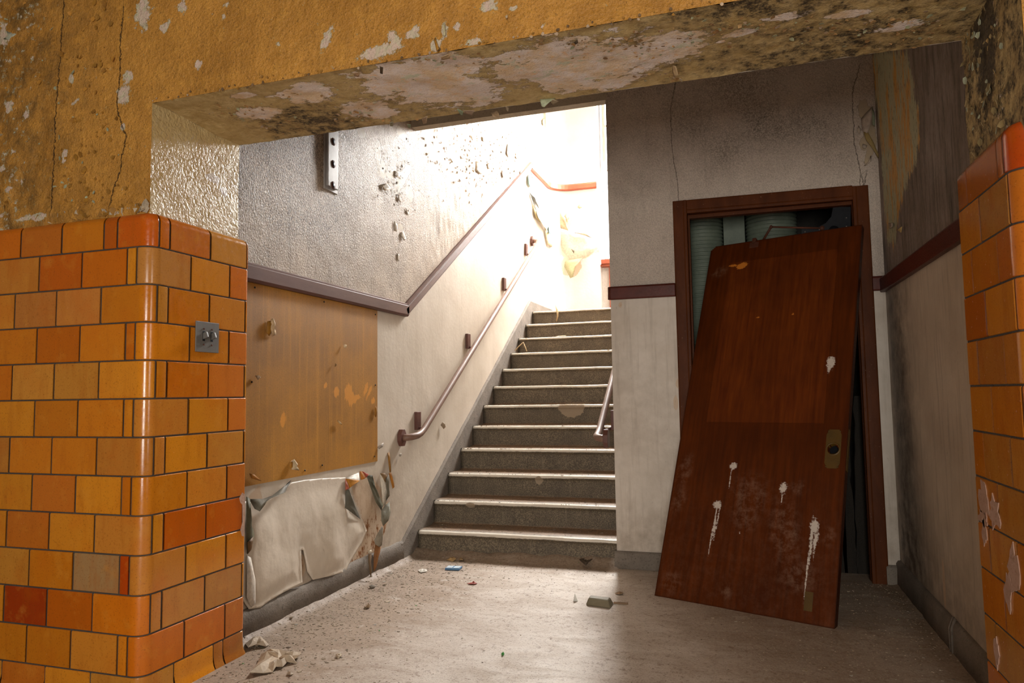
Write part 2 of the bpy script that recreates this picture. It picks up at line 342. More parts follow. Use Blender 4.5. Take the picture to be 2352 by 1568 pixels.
def mat_door():
    m = Mat('red_brown_varnish', .45, .14)
    g = m.noise(9, 5, .6, m.sv((5, 5, .35)), dist=.3); big = m.noise(3, 4, .6); sp = m.noise(70, 5, .8)
    c = m.mix(m.rng(g, .3, .7), lin('461d05'), lin('622c08')); c = m.mix(m.rng(big, .4, .7, 0, .5), c, lin('3a1606'))
    c = m.mix(m.m_('MULTIPLY', m.attr('scuff'), m.rng(m.noise(22, 8, .8), .45, .7, 0, .3)), c, lin('b09078'))
    c = m.mix(m.rng(sp, .715, .75, 0, .7), c, lin('c0a890'))
    spl = m.m_('ADD', m.attr('splat'), m.m_('MULTIPLY', m.m_('SUBTRACT', m.noise(80, 6, .8), .5), 2.8)); w = m.rng(spl, .05, .25, 0, .88)
    c = m.mix(w, c, lin('d8ccc0'))
    og = m.rng(m.m_('ADD', m.attr('chipped'), m.m_('MULTIPLY', m.m_('SUBTRACT', m.noise(60, 4, .7, m.sv((1, 1, 3))), .5), 1.6)), 0, .1); c = m.mix(og, c, lin('c8792c'))
    c = m.mix(m.attr('edge'), c, lin('3a1a0a'))
    return m.fin(c, m.m_('ADD', m.rng(sp, .3, .7, .36, .5), m.m_('MULTIPLY', w, .3)), m.bump(m.m_('ADD', g, m.m_('MULTIPLY', w, .5)), .12, .003))
def mat_emit(name, col, st):
    m = Mat(name); m.b.inputs['Emission Color'].default_value = col; m.b.inputs['Emission Strength'].default_value = st; return m.fin(lin('e8e8e8'), .5)
MY = mat_yellow(); MSOF = mat_soffit(); MJ = mat_cream_gloss()
MLU = mat_upper('mouldy_gloss_wall', 'c8b39c', '9c8770', '4c3e34', .5, .6, .7, size=1.5, moldk=1., spec=.2, mlo=.4, mhi=.78)
MDU = mat_upper('speckled_grey_wall', 'd2c4b7', 'b2a496', '5a4f45', .6, .15, .6, size=1.2)
MLL = mat_lower('cream_lower_paint', 'dacdbd', 'c9bba9', '94806c', .45, .18)
MDL = mat_lower('cream_door_wall_paint', 'dcd2c6', 'cdc0b1', '8e7e6c', .5, .45)
MRL = mat_lower('taupe_streaked_paint', 'd6c9b8', 'bdaf9e', '5c4f42', .55, .55)
MBASE = mat_concrete('dark_skirting', '877d72', '6e645a', '433b34')
MCON = mat_concrete('bare_concrete', '7d7466', '655c50', '4b4339')
MPLAIN = mat_concrete('plain_plaster', 'a59a8b', '968a7c', '756a5d', b2=.2)
MWHITE = mat_concrete('pale_plaster', 'dedbd6', 'd2cec8', 'b9b0a5', b2=.25)
MFLOOR = mat_floor(); MST = mat_stair()
MTRIM = mat_paint('maroon_trim_paint', '6a463c', '5b3a32', .36, '8c7264', .15, (1, .2, 1), 20, .35)
MTRIMD = mat_paint('dark_red_trim_paint', '5e2a20', '4d231a', .4, '7d5a4a', .15, spec=.22)
MFRAME = mat_paint('red_brown_frame_paint', '5c3014', '46220c', .45, 'a08470', .2, (1, 1, .3), 12, .1)
MRED = mat_paint('bright_red_brown_paint', '9a4c30', '8a4028', .45, 'c9a58c')
MRAIL = mat_paint('brown_rail_paint', '765848', '86695a', .45, 'b8a89c', .2, sc=10)
MTILE = mat_tile(); MGROUT = mat_concrete('dark_grout', '4b443c', '3c362f', '2b2621')
MTINT = mat_tint('paint_chip'); MDOOR = mat_door()
MMETAL = mat_paint('grey_painted_metal', 'a8a3a0', '8d8783', .35, '6a5a4c', .15)
MDULL = mat_paint('dull_steel', '6c6965', '5c5854', .4, '8f8a82', .15)
MRUST = mat_paint('rusty_iron', '3c1d10', '5a2c14', .7, '7a431d', .4)
MBLACK = mat_paint('black_iron', '121318', '1a1c21', .5, '3a3a3a', .2, spec=.15)
MBRASS = mat_paint('tarnished_brass', '5f4410', '4a350c', .45, '2c200c', .3)
MDUCT = mat_paint('pale_green_duct', '757f70', '626c5e', .5, '3f4a42', .2)
MBOARD = None
def mat_board():
    m = Mat('mustard_board_paint', .5)
    st = m.noise(30, 4, .65, m.sv((1, 1, .03))); st2 = m.noise(90, 3, .6, m.sv((1, 1, .02))); f = m.noise(130, 4, .75); big = m.noise(3.5, 4, .6)
    c = m.mix(m.rng(big, .35, .65), lin('b47c2a'), lin('99692a')); c = m.mix(m.rng(st, .52, .68, 0, .6), c, lin('c4882e'))
    c = m.mix(m.rng(st2, .6, .7, 0, .45), c, lin('cf9338')); c = m.mix(m.rng(f, .5, .66, 0, .45), c, lin('76552a'))
    sp = m.rng(m.m_('ADD', m.attr('peel'), m.m_('MULTIPLY', m.m_('SUBTRACT', m.noise(40, 6, .7, m.sv((1, 1, .3))), .5), 2.2)), .1, .25); c = m.mix(m.m_('MULTIPLY', sp, .8), c, lin('dd9433'))
    return m.fin(c, m.rng(f, .3, .7, .42, .62), m.bump(m.m_('ADD', f, st), .15, .003))
MBOARD = mat_board()
zero = lambda P: np.zeros(len(P))
# ------------------------------------------------------------------ floor and ceilings
def floor_dirt(P):
    x, y = P[:, 0], P[:, 1]
    d = .95*ss(-x, 1.15, 2.0)*ss(y, 1.6, 2.6)+.55*ss(-x, .5, 1.9)
    d = np.maximum(d, 1.1*ss(y, 3.9, 4.25)*ss(-x, .74, .8)); d = np.maximum(d, .75*ss(x, -.75, .2)*ss(y, 1.0, 3.2)); d = np.maximum(d, 1.2*ss(x, .45, .75))
    d = np.maximum(d, 1.5*ss(-x, 1.9, 2.07)); return d-.15
def floor_disp(P):
    x, y = P[:, 0], P[:, 1]; h = (fbm(P, (5, 5, 5), 4, 3)-.5)*.006
    cove = .05*np.clip(1-(x-XL)/.07, 0, 1)**2.2*(y > 2.5)*(y < YS+.02)
    cove = cove+.045*np.clip(1-(YS+.01-y)/.09, 0, 1)**2.2*(x < XC)*(.6+.8*fbm(P, (9, 9, 1), 3, 5))+.02*np.clip(1-(XW-x)/.06, 0, 1)**2*(y > 2.5)
    return h+cove*(.7+.5*fbm(P, (14, 14, 1), 2, 8))
grid('floor', (0, 0, 0), (1, 0, 0), (0, 1, 0), np.r_[lsp(-5.5, XL, .2)[:-1], lsp(XL, XW, .02), lsp(XW, 3., .2)[1:]],
     np.r_[lsp(-4, .8, .2)[:-1], lsp(.8, YS+.03, .02), lsp(YS+.03, 5.6, .2)[1:]], MFLOOR, None, floor_disp, dict(dirt=floor_dirt))['kind'] = 'structure'
bpy.data.objects['floor']['label'] = 'pale dusty concrete floor with brown dirt'
# a worn pale scuff ring is left to the paint; ceilings
tag(MB().box(-5.5, 3., -4, 2.24, 3.25, 3.35).build('ceiling', mat_paint('ceiling_paint', 'a59b8a', '8f8678', .8)), kind='structure')
tag(MB().box(XL-.1, XW+.1, 2.24, YD+.2, 2.98, 3.1).build('ceiling', MPLAIN), kind='structure')
tag(MB().box(XL-.1, 2.5, YD, 9, 5.3, 5.4).build('ceiling', MWHITE), kind='structure')
# ------------------------------------------------------------------ front wall with the wide opening
WF = struct('wall_front', 'mustard painted wall with wide opening and orange glazed tile dado')
pe_y = pb([(327, 30, 17, 34), (293, 177, 10, 15), (284, 217, 14, 20, .3), (418, 15, 9, 14, .5), (379, 60, 12, 9, .5), (514, 38, 5, 5), (520, 10, 4, 6), (457, 147, 7, 10, -.5), (750, 86, 10, 26, -.5),
            (870, 118, 42, 14, .1), (908, 95, 12, 26, .3), (1122, 14, 20, 14, .4), (950, 76, 13, 13, .4), (1020, 68, 6, 16), (1000, 104, 10, 13), (1050, 60, 7, 10), (14, 86, 12, 20, .3),
            (283, 292, 5, 7), (640, 100, 2, 4), (25, 250, 6, 12), (65, 265, 5, 10), (1090, 95, 25, 5), (1245, 60, 6, 3), (60, 505, 14, 5), (95, 500, 20, 7), (265, 490, 12, 5), (10, 390, 8, 6), (25, 435, 7, 5), (165, 180, 5, 10), (175, 235, 9, 4, .5), (150, 360, 6, 14), (1180, 18, 8, 5)], 1, YF)
crk1 = [at(x, y, 1, YF) for x, y in ((284, 20), (276, 90), (275, 180), (268, 240), (278, 280), (291, 315), (280, 360), (276, 395), (262, 430), (255, 470))]
crk2 = [at(x, y, 1, YF) for x, y in ((150, 0), (140, 120), (132, 240), (128, 340), (122, 480))]
def yel_peel(P):
    s = blobs(P, 1, pe_y)
    lw = ss(-P[:, 0], 2.35, 2.75)*.75
    return np.maximum(s, -.62+lw*.62*fbm(P, (14, 14, 9), 3, 21)*1.25)
def yel_disp(P):
    x, z = P[:, 0], P[:, 2]; a = ss(-x, 2.2, 2.7)
    b = fbm(P, (11, 11, 6), 3, 2); ridg = 1-np.abs(2*b-1)
    low = np.exp(-((z-1.73)/.05)**2)*(x < XJ)
    return -((fbm(P, (3, 3, 3), 2, 9)-.5)*.008+a*(ridg*.012+(fbm(P, (24, 24, 12), 2, 4)-.5)*.006)+low*.014*fbm(P, (16, 16, 16), 2, 7))
def yel_crack(P): a = sdist(P, 1, crk1); b = sdist(P, 1, crk2); return np.where(np.abs(a) < np.abs(b), a, b)
yel_grime = lambda P: .85*ss(-P[:, 0], 2.05, 2.7)*.8+.35*fbm(P, (2, 2, 2), 2, 11)
ya = dict(peel=yel_peel, crack=yel_crack, grime=yel_grime)
ydisp = lambda P: -yel_disp(P)*(1-np.exp(-(np.abs(P[:, 0]-XJ)/.03)**2)*(P[:, 2] < ZS+.02))*(1-np.exp(-(np.abs(P[:, 2]-ZS)/.03)**2)*(P[:, 0] > XJ-.02))
nx = np.r_[lsp(-5.5, -3.1, .2)[:-1], lsp(-3.1, XJ, .01), lsp(XJ, XJR, .0125)[1:], lsp(XJR, 3., .1)[1:]]
nz = np.r_[lsp(0, 1.6, .2)[:-1], lsp(1.6, ZS, .01), lsp(ZS, 3.3, .0125)[1:]]
# plaster face, facing the front room (normal towards -y)
grid('plaster_face', (0, YF, 0), (1, 0, 0), (0, 0, 1), nx, nz, MY, WF, ydisp, ya,
     keep=lambda Cn: ~((Cn[:, 0] > XJ) & (Cn[:, 0] < XJR) & (Cn[:, 2] < ZS)) & ~((Cn[:, 0] > XJR) & (Cn[:, 2] < 1.7)))
sof_peel_pts = pb([(1000, 190, 170, 62, .08), (1300, 150, 190, 55, .12), (1500, 120, 110, 40), (700, 215, 90, 18, .1), (600, 260, 50, 16), (1800, 40, 60, 8), (1700, 75, 40, 8), (1950, 35, 40, 8), (2050, 60, 60, 10), (1400, 190, 70, 14), (850, 250, 60, 26), (560, 220, 30, 8)], 2, ZS)
def sof_peel(P): return np.maximum(np.clip(blobs(P, 2, sof_peel_pts), -1, .55)*1.0, -1.1+.5*fbm(P, (4, 7, 4), 3, 31))
def sof_grime(P):
    x, y = P[:, 0], P[:, 1]
    return .34*ss(x, -.75, .1)+.62*np.exp(-((x+1.55)/.28)**2)*ss(y, 2.1, 2.3)-.35*ss(-x, 1.75, 2.0)-.1+.5*(fbm(P, (3, 5, 1), 2, 3)-.5)
def sof_disp(P):
    e = np.minimum(P[:, 1]-YF, YB-P[:, 1]); k = ss(e, 0, .03)
    return -((fbm(P, (6, 9, 6), 4, 5)-.5)*.02*k+(1-k)*(fbm(P, (20, 20, 20), 3, 6)-.5)*.012)
grid('soffit', (0, 0, ZS), (1, 0, 0), (0, 1, 0), lsp(XJ, XJR+.04, .0125), lsp(YF, YB, .0125), MSOF, WF, sof_disp, dict(peel=sof_peel, grime=sof_grime))
grid('left_reveal_plaster', (XJ, 0, 0), (0, 1, 0), (0, 0, 1), lsp(YF, YB, .01), lsp(1.6, ZS+.005, .01), MJ, WF, lambda P: (fbm(P, (12, 12, 12), 2, 4)-.5)*.006, dict(peel=lambda P: blobs(P, 0, pb([(490, 410, 18, 10), (515, 440, 8, 10)], 0, XJ))))
grid('right_reveal_plaster', (XJR, 0, 0), (0, 1, 0), (0, 0, 1), lsp(YF, YB, .01), lsp(1.6, ZS+.02, .01), MSOF, WF, lambda P: (fbm(P, (10, 10, 6), 3, 4)-.5)*.014,
     dict(peel=lambda P: -.75+.9*ss(P[:, 1], 2.05, 2.2)*ss(-P[:, 1], -2.33, -2.15)*fbm(P, (1, 5, 3), 2, 2), grime=lambda P: .1+.9*np.exp(-((P[:, 1]-2.28)/.07)**2)*ss(P[:, 2], 1.75, 2.)+.2))
MB().box(XJ, XJR+.02, YF+.02, YB-.003, ZS+.02, 3.0).box(XJR+.012, 3., YR0_+.035, YB, 0, 1.7).box(XJR+.012, 3., YF+.03, YB, 1.7, 3.2).box(-5.5, XL-.01, YF+.03, YB, 0, 3.2).box(XL-.01, XJ-.008, YF+.03, YB, 0, 3.2).build('wall_core', MPLAIN, WF)
grid('back_face_plaster', (0, YB, 0), (1, 0, 0), (0, 0, 1), lsp(XJ, XJR, .1), lsp(ZS, 3.0, .1), MPLAIN, WF, flip=True)
# ------------------------------------------------------------------ glazed tile dado
def path_pts(P):          # polyline with arclength
    P = [np.array(p, float) for p in P]; s = [0.]
    for a, b in zip(P[:-1], P[1:]): s.append(s[-1]+np.linalg.norm(b-a))
    return P, s
def arc(cx, cy, r, a0, a1, n): return [(cx+r*math.cos(math.radians(a0+(a1-a0)*i/n)), cy+r*math.sin(math.radians(a0+(a1-a0)*i/n))) for i in range(n+1)]
RB = .05
pL = [(-4.2, YT0)]+arc(XT-RB, YT0+RB, RB, -90, 0, 10)+arc(XT-.02, YT1-.02, .02, 0, 90, 5)+[(XL, YT1)]
YR0 = 2.045
pR = [(XR, YT1)]+arc(XR+RB, YR0+RB, RB, 180, 270, 10)+[(2.4, YR0)]
class Path:
    def __init__(s, pts, outsign):
        s.P, s.s = path_pts(pts); s.o = outsign
        s.N = []
        for i in range(len(s.P)):
            a = s.P[max(i-1, 0)]; b = s.P[min(i+1, len(s.P)-1)]
            if i in (0,): b = s.P[1]
            t = (b-a)/np.linalg.norm(b-a); s.N.append(np.array([t[1], -t[0]])*outsign)
    def ev(s, q):
        for i in range(len(s.s)-1):
            if q <= s.s[i+1] or i == len(s.s)-2:
                f = (q-s.s[i])/(s.s[i+1]-s.s[i]); p = s.P[i]*(1-f)+s.P[i+1]*f
                seg = s.s[i+1]-s.s[i]
                if seg > .06:
                    t = (s.P[i+1]-s.P[i])/seg; n = np.array([t[1], -t[0]])*s.o
                else: n = s.N[i]*(1-f)+s.N[i+1]*f; n /= np.linalg.norm(n)
                return p, n
    def stops(s, a, b): return [a]+[x for x in s.s[1:-1] if a+.004 < x < b-.004]+[b]
def sx(path, x=None, y=None, side=False):
    best = None
    for q in np.linspace(0, path.s[-1], 6000):
        p, _ = path.ev(q)
        if x is not None:
            if abs(p[1]-path.ref) < .02 and abs(p[0]-x) < (best[0] if best else .01): best = (abs(p[0]-x), q)
        elif abs(p[1]-y) < (best[0] if best else .02) and abs(p[0]-path.refx) < .02: best = (abs(p[1]-y), q)
    return best[1]
PL = Path(pL, 1); PL.ref = YT0; PL.refx = XT
PR = Path(pR, 1); PR.ref = YR0; PR.refx = XR
TC = [lin(h) for h in ('cf8322', 'd3861e', 'cf7a18', 'cb8832', 'd68722', 'cb7012', 'cb8028', 'd07d18', 'c67e2e', 'c86a10')]
def tile(path, a, b, prof, col, jit=0.):
    g = .0022; a += g; b -= g; st = path.stops(a, b); st = [a, a+.003]+st[1:-1]+[b-.003, b] if b-a > .012 else [a, b]
    V = []; F = []; n = len(prof)
    for k, q in enumerate(st):
        p, nn = path.ev(q); rim = k in (0, len(st)-1)
        for i, (off, z) in enumerate(prof):
            o = off-(.0035 if rim else 0); V.append((p[0]+nn[0]*(o+jit), p[1]+nn[1]*(o+jit), z))
    for k in range(len(st)-1):
        for i in range(n-1): F.append((k*n+i, (k+1)*n+i, (k+1)*n+i+1, k*n+i+1))
    F.append(tuple(range(n))[::-1]); F.append(tuple((len(st)-1)*n+i for i in range(n)))
    if path.o < 0: F = [f[::-1] for f in F]
    me = bpy.data.meshes.new('tile'); c = np.mean(V, axis=0); me.from_pydata([tuple(np.array(v)-c) for v in V], [], F); me.update()
    o = link('tile', me, MTILE, WF, True); o.location = c; o.color = col
    for pp in me.polygons: pp.use_smooth = True
    wn = o.modifiers.new('wn', 'WEIGHTED_NORMAL'); wn.weight = 100; wn.mode = 'FACE_AREA'
    return o
def cprof(z0, z1): g = .0022; return [(-.012, z0+g), (-.0035, z0+g), (0, z0+g+.0035), (0, z1-g-.0035), (-.0035, z1-g), (-.012, z1-g)]
def capprof(z0, z1):
    r = .032; return [(-.012, z0+.0022), (-.0035, z0+.0022), (0, z0+.006), (0, z1-r)]+[(-r+r*math.cos(t), z1-r+r*math.sin(t)) for t in np.radians((22, 45, 67, 90))]+[(-.036, z1)]
def footprof(z0, z1): return [(.014, z0-.01), (.010, z0+.006), (.004, z0+.016), (.001, z0+.03), (0, z0+.05), (0, z1-.006), (-.0035, z1-.0022), (-.012, z1-.0022)]
def row(path, js, prof, special={}):
    for i, (a, b) in enumerate(zip(js[:-1], js[1:])):
        col = special.get(i) or random.choice(TC); k = random.uniform(.8, 1.0)
        if special.get(i) is None and i % 5 == 2 and random.random() < .5: col = lin('c8701f')
        tile(path, a, b, prof, (col[0]*k, col[1]*k, col[2]*k, 1), random.uniform(-.0008, .0008))
E0 = PL.s[-1]-.09
def jl(fx, sy, n=9, step=.2105):
    f = sorted([fx[0]-step*i for i in range(1, n)]+list(fx)); return [sx(PL, x=q) for q in f if q > -4.15]+[sx(PL, y=q) for q in sy]+[E0]
rowA = jl([-2.502, -2.292, -2.081, -2.038], [2.175, 2.391]); rowB = jl([-2.621, -2.411, -2.198], [2.016, 2.066, 2.277, 2.489])
rowC = jl([-2.601, -2.395, -2.193, -2.130], [2.020, 2.069, 2.278, 2.495]); rowF = jl([-2.62, -2.41, -2.2], [2.13, 2.33, 2.385])
row(PL, rowC, capprof(ZT, ZTOP), {len(rowC)-6: lin('c25a10'), len(rowC)-5: None, len(rowC)-7: lin('bd5c12')})
for k in range(11):
    js = rowA if k % 2 == 0 else rowB; n = len(js)-1; sp = {}
    if k == 0: sp = {n-3: lin('c0823e'), n-6: lin('c4600f')}
    if k == 1: sp = {n-6: lin('c27a34'), n-7: lin('bf7834')}
    if k == 8: sp = {n-5: lin('b08858'), n-4: lin('b4440a')}
    if k == 9: sp = {n-6: lin('c0600f'), n-7: lin('a83c0c'), n-3: lin('bd7c30'), n-2: lin('bd7c30')}
    if k == 7: sp = {n-3: lin('c8600c'), n-2: lin('c8600c')}
    row(PL, js, cprof(ZT-(k+1)*C, ZT-k*C), sp)
row(PL, rowF, footprof(0, ZT-11*C), {len(rowF)-2: lin('a4672c'), len(rowF)-3: lin('ad6f30')})
def jr(sy, fx, n=4): return [.003]+[sx(PR, y=q) for q in sorted(sy, reverse=True)]+[sx(PR, x=q) for q in [fx+.21*i for i in range(n)]]
rA = jr([2.314, 2.088], .93); rA2 = jr([2.314, 2.108, 2.088], .93); rB = jr([2.412, 2.19], .76); rC_ = jr([2.417, 2.150, 2.105], .84)
row(PR, rC_, capprof(ZT, ZTOP), {0: lin('a85c14'), 1: lin('c06a12'), 3: lin('b0400c')})
for k in range(11): row(PR, rA if k % 2 == 0 else rB, cprof(ZT-(k+1)*C, ZT-k*C))
row(PR, rB, footprof(0, ZT-11*C))
for path in (PL, PR):     # mortar behind the tiles
    st = [q for q in path.stops(0, path.s[-1])]; V = []; F = []
    for q in st:
        p, nn = path.ev(q); V += [(p[0]-nn[0]*.0035, p[1]-nn[1]*.0035, z) for z in (0, ZTOP-.03)]+[(p[0]-nn[0]*.034, p[1]-nn[1]*.034, ZTOP-.004)]
    for k in range(len(st)-1):
        for i in (0, 1): F.append((k*3+i, k*3+3+i, k*3+4+i, k*3+1+i))
    mesh('grout', V, F, MGROUT, WF)
# paint splashes and chipped corner on the tiles (thin plaster patches with real thickness)
def splat(name, ctr, u, v, n, pts, mat, parent, th=.0015):
    bm = bmesh.new(); c, u, v, n = map(np.array, (ctr, u, v, n))
    vs = [bm.verts.new(tuple(c+a*u+b*v+n*th)) for a, b in pts]; f = bm.faces.new(vs)
    r = bmesh.ops.extrude_face_region(bm, geom=[f]); 
    for e in r['geom']:
        if isinstance(e, bmesh.types.BMVert): e.co -= Vector(tuple(n*th*1.6))
    bmesh.ops.recalc_face_normals(bm, faces=bm.faces); bmesh.ops.triangulate(bm, faces=bm.faces)
    me = bpy.data.meshes.new(name); bm.to_mesh(me); bm.free(); return link(name, me, mat, parent)
def rag(a, b, n=14, k=.3, drips=()):
    P = []
    for i in range(n):
        t = 2*math.pi*i/n; r = 1+random.uniform(-k, k); P.append((a*r*math.cos(t), b*r*math.sin(t)))
    return P
MSPL = mat_concrete('pinkish_splash', 'bf9d8c', 'a98570', '8a6448', b2=.3)
for px, py, a, b in ((2261, 1145, .018, .055), (2285, 1180, .018, .045), (2258, 1190, .016, .02), (2329, 1310, .016, .06), (2316, 1360, .012, .05), (2290, 1500, .009, .04), (2262, 1225, .008, .035)):
    splat('paint_splash', at(px, py, 0, XR-.001), (0, 1, 0), (0, 0, 1), (-1, 0, 0), rag(a*2.3, b, 18, .35), MSPL, WF)
c0 = at(562, 1180, 0, XT); splat('chipped_glaze', (XT+.001, 2.495, c0[2]), (0, 1, 0), (0, 0, 1), (1, 0, 0), [(-.012, .09), (-.03, .07), (-.022, .05), (-.01, .04), (-.008, -.03), (-.02, -.06), (-.012, -.085), (.0, -.09), (.006, 0), (.002, .08)], MSPL, WF)
# ------------------------------------------------------------------ left wall
WL = struct('wall_left', 'long left wall running up beside the stairs')
ZD0, ZD1 = 1.557, 1.645; SL = RS/TR; YK = 4.20
def dado(y): return np.where(y < YK, 1.60, np.where(y < 7.2, 1.60+(y-YK)*.6335, 3.50))
lu_peel = pb([(905, 400, 22, 9, .3), (925, 410, 30, 14, .8), (880, 390, 12, 22), (870, 350, 7, 30), (940, 440, 10, 26), (925, 310, 14, 14), (830, 305, 10, 12), (1105, 340, 10, 40), (1130, 330, 10, 45), (1090, 395, 22, 12, -.7),
              (1130, 285, 8, 14), (1215, 290, 8, 12), (1060, 290, 10, 14), (1122, 425, 8, 16), (1165, 380, 6, 18), (1155, 310, 6, 26), (920, 520, 6, 8)], 0, XL)
crkl = [at(x, y, 0, XL) for x, y in ((1050, 315), (1075, 345), (1105, 370), (1130, 390), (1150, 410))]
LU = dict(peel=lambda P: np.maximum(blobs(P, 0, lu_peel), -.85+.62*ss(P[:, 1], 4.4, 5.6)*fbm(P, (1, 7, 3), 3, 5)*1.2),
          grime=lambda P: .75*(1-ss(P[:, 1], 2.9, 3.9))*ss(P[:, 2], 1.75, 2.)+.12-.8*ss(P[:, 1], 3.6, 4.8), crack=lambda P: sdist(P, 0, crkl))
ys = np.r_[lsp(YB-.02, 7.9, .014)]; yl = np.linspace(YB-.02, 7.9, len(ys))
def wl_grid(name, zlo, zhi, nz_, mat, attrs, disp):
    V = []; A = []
    for y in ys:
        a, b = zlo(y), zhi(y)
        for t in np.linspace(0, 1, nz_): V.append((XL, y, a+(b-a)*t))
    P = np.array(V); At = {k: f(P) for k, f in attrs.items()}; P[:, 0] += disp(P)
    i, j = np.meshgrid(np.arange(len(ys)-1), np.arange(nz_-1), indexing='ij'); a = (i*nz_+j).ravel()
    return mesh(name, P, np.stack([a, a+nz_, a+nz_+1, a+1], 1), mat, WL, True, At)
wl_grid('upper_plaster', lambda y: float(dado(y)), lambda y: 5.3, 230, MLU, LU, lambda P: (fbm(P, (5, 5, 5), 3, 5)-.5)*.01+ss(P[:, 1], 4.3, 5)*(fbm(P, (18, 18, 7), 2, 8)-.5)*.016)
exp_pl = [at(x, y, 0, XL) for x, y in ((803, 1100), (830, 1085), (858, 1095), (880, 1130), (897, 1160), (890, 1200), (880, 1230), (868, 1262), (858, 1330), (845, 1290), (800, 1300), (790, 1310), (830, 1250), (838, 1215), (828, 1180), (812, 1140))]
expo = [(p[1], p[2]) for p in exp_pl]
def ll_peel(P):
    q = inside(P[:, 1:3], expo); d = np.where(q, .42+.5*(1-ss(P[:, 2], .22, .42)), -.9); return np.maximum(d, blobs(P, 0, pb([(690, 1300, 12, 30), (585, 1180, 20, 60)], 0, XL)))
def landbase(y): return max(0., min(ZL+.02, .1+(y-4.3)*.635))
wl_grid('lower_plaster', lambda y: 0. if y < 4.2 else max(0., min(ZL, (y-4.6)*.62)), lambda y: float(dado(y)), 150, MLL,
        dict(peel=ll_peel, grime=lambda P: .65*(1-ss(P[:, 2], .12, .8))*ss(-P[:, 1], -4.9, -3.6)), lambda P: (fbm(P, (3, 3, 3), 3, 5)-.5)*.008)
# rounded inner corner and landing back wall
def landing_wall():
    pts = [(XL, 7.9)]+arc(XL+.25, YLB-.25, .25, 180, 90, 8)+[(x, YLB) for x in np.linspace(XL+.3, -1.52, 8)]
    P_, s_ = path_pts(pts); V = []; F = []; zz = np.linspace(ZL, 5.3, 60)
    for p in P_: V += [(p[0], p[1], z) for z in zz]
    n = len(zz)
    for i in range(len(P_)-1):
        for j in range(n-1): F.append((i*n+j, (i+1)*n+j, (i+1)*n+j+1, i*n+j+1))
    V = np.array(V); lp = blobs(V, 1, pb([(1300, 505, 14, 30), (1325, 570, 48, 26, -.1), (1312, 610, 24, 26), (1280, 480, 6, 14)], 1, YLB))
    mesh('curved_corner_plaster', V, F, MLL2, WL, True, dict(peel=lp, grime=V[:, 0]*0))
MLL2 = mat_lower('landing_plaster', 'd8d3cc', 'cfc8bf', 'ab9f92', .6, .1)
landing_wall()
MB().box(-1.52, 2.5, YLB+.12, YLB+.3, ZL-.2, 2.55).box(-.9, 2.5, YLB, YLB+.3, ZL, 5.3).box(-1.52, -.9, YLB, YLB+.3, 5.12, 5.3).box(-1.56, -1.52, YLB+.01, YLB+.3, ZL, 5.3).build('wall_landing_back', MWHITE)['kind'] = 'structure'
# dado rail on the left wall
def rail_prof(h=.088, d=.03): return [(0, -h/2), (d*.7, -h/2), (d, -h/2+.012), (d, h/2-.02), (d*.85, h/2-.016), (d*.85, h/2-.008), (d*.35, h/2), (0, h/2)]
T1 = struct('trim_1', 'maroon dado rail following the left wall up the stairs')
MB().sweep(rail_prof(), (XL, YB+.03, 1.601), (XL, YK, 1.601), out=(1, 0, 0)).build('level_rail', MTRIM, T1)
dz = np.array([0, 7.2-YK, (7.2-YK)*.6335]); dz /= np.linalg.norm(dz); upv = np.array([0, -dz[2], dz[1]])
MB().sweep(rail_prof(.07), np.array([XL, YK-.03, 1.59]), np.array([XL, 7.22, 3.505]), up=upv, out=(1, 0, 0)).build('sloping_rail', MTRIM, T1)
cp = [(XL, 7.2)]+[(XL, 7.6)]+arc(XL+.25, YLB-.25, .25, 180, 90, 8)+[(-1.54, YLB)]
V = []; F = []; pr = rail_prof(.08, .035); Pth = Path(cp, 1)
for q in Pth.stops(0, Pth.s[-1]):
    p, n = Pth.ev(q); V += [(p[0]+n[0]*o, p[1]+n[1]*o, 3.49+h) for o, h in pr]
nn = len(pr); K = len(V)//nn
for k in range(K-1):
    for i in range(nn): F.append((k*nn+i, k*nn+(i+1) % nn, (k+1)*nn+(i+1) % nn, (k+1)*nn+i))
mesh('landing_rail', V, F, MRED, T1)
# skirting: level part, and sloping skirt beside the stairs
B1 = struct('baseboard_left', 'dark grey concrete skirting on left wall')
V = []; yy = lsp(YB-.02, 4.13, .03)
P = np.array([(XL+o, y, z) for y in yy for o, z in ((0, 0), (.022, 0), (.02, .1), (.012, .126), (0, .13))]); P[:, 0] += (fbm(P, (12, 12, 12), 3, 2)-.5)*.006; P[:, 2] += (P[:, 2] > .09)*(fbm(P, (1, 25, 1), 3, 6)-.5)*.012
mesh('skirting_strip', P, [(k*5+i, k*5+5+i, k*5+6+i, k*5+1+i) for k in range(len(yy)-1) for i in range(4)], MBASE, B1, True)
yy = np.r_[4.10, lsp(4.13, 7.1, .06), 7.35, 8.0]; V = []
for y in yy:
    t = .13 if y < 4.14 else (.13+(y-4.13)*.639 if y < 7.1 else ZL+.12); V += [(XL+.001, y, max(0, t-.5)), (XL+.019, y, max(0, t-.5)), (XL+.019, y, t-.014), (XL+.008, y, t), (XL, y, t)]
V = np.array(V); V[:, 2] += (fbm(V, (1, 14, 14), 3, 6)-.5)*.008
mesh('sloping_skirt', V, [(k*5+i, k*5+5+i, k*5+6+i, k*5+1+i) for k in range(len(yy)-1) for i in range(4)], MBASE, B1, False)
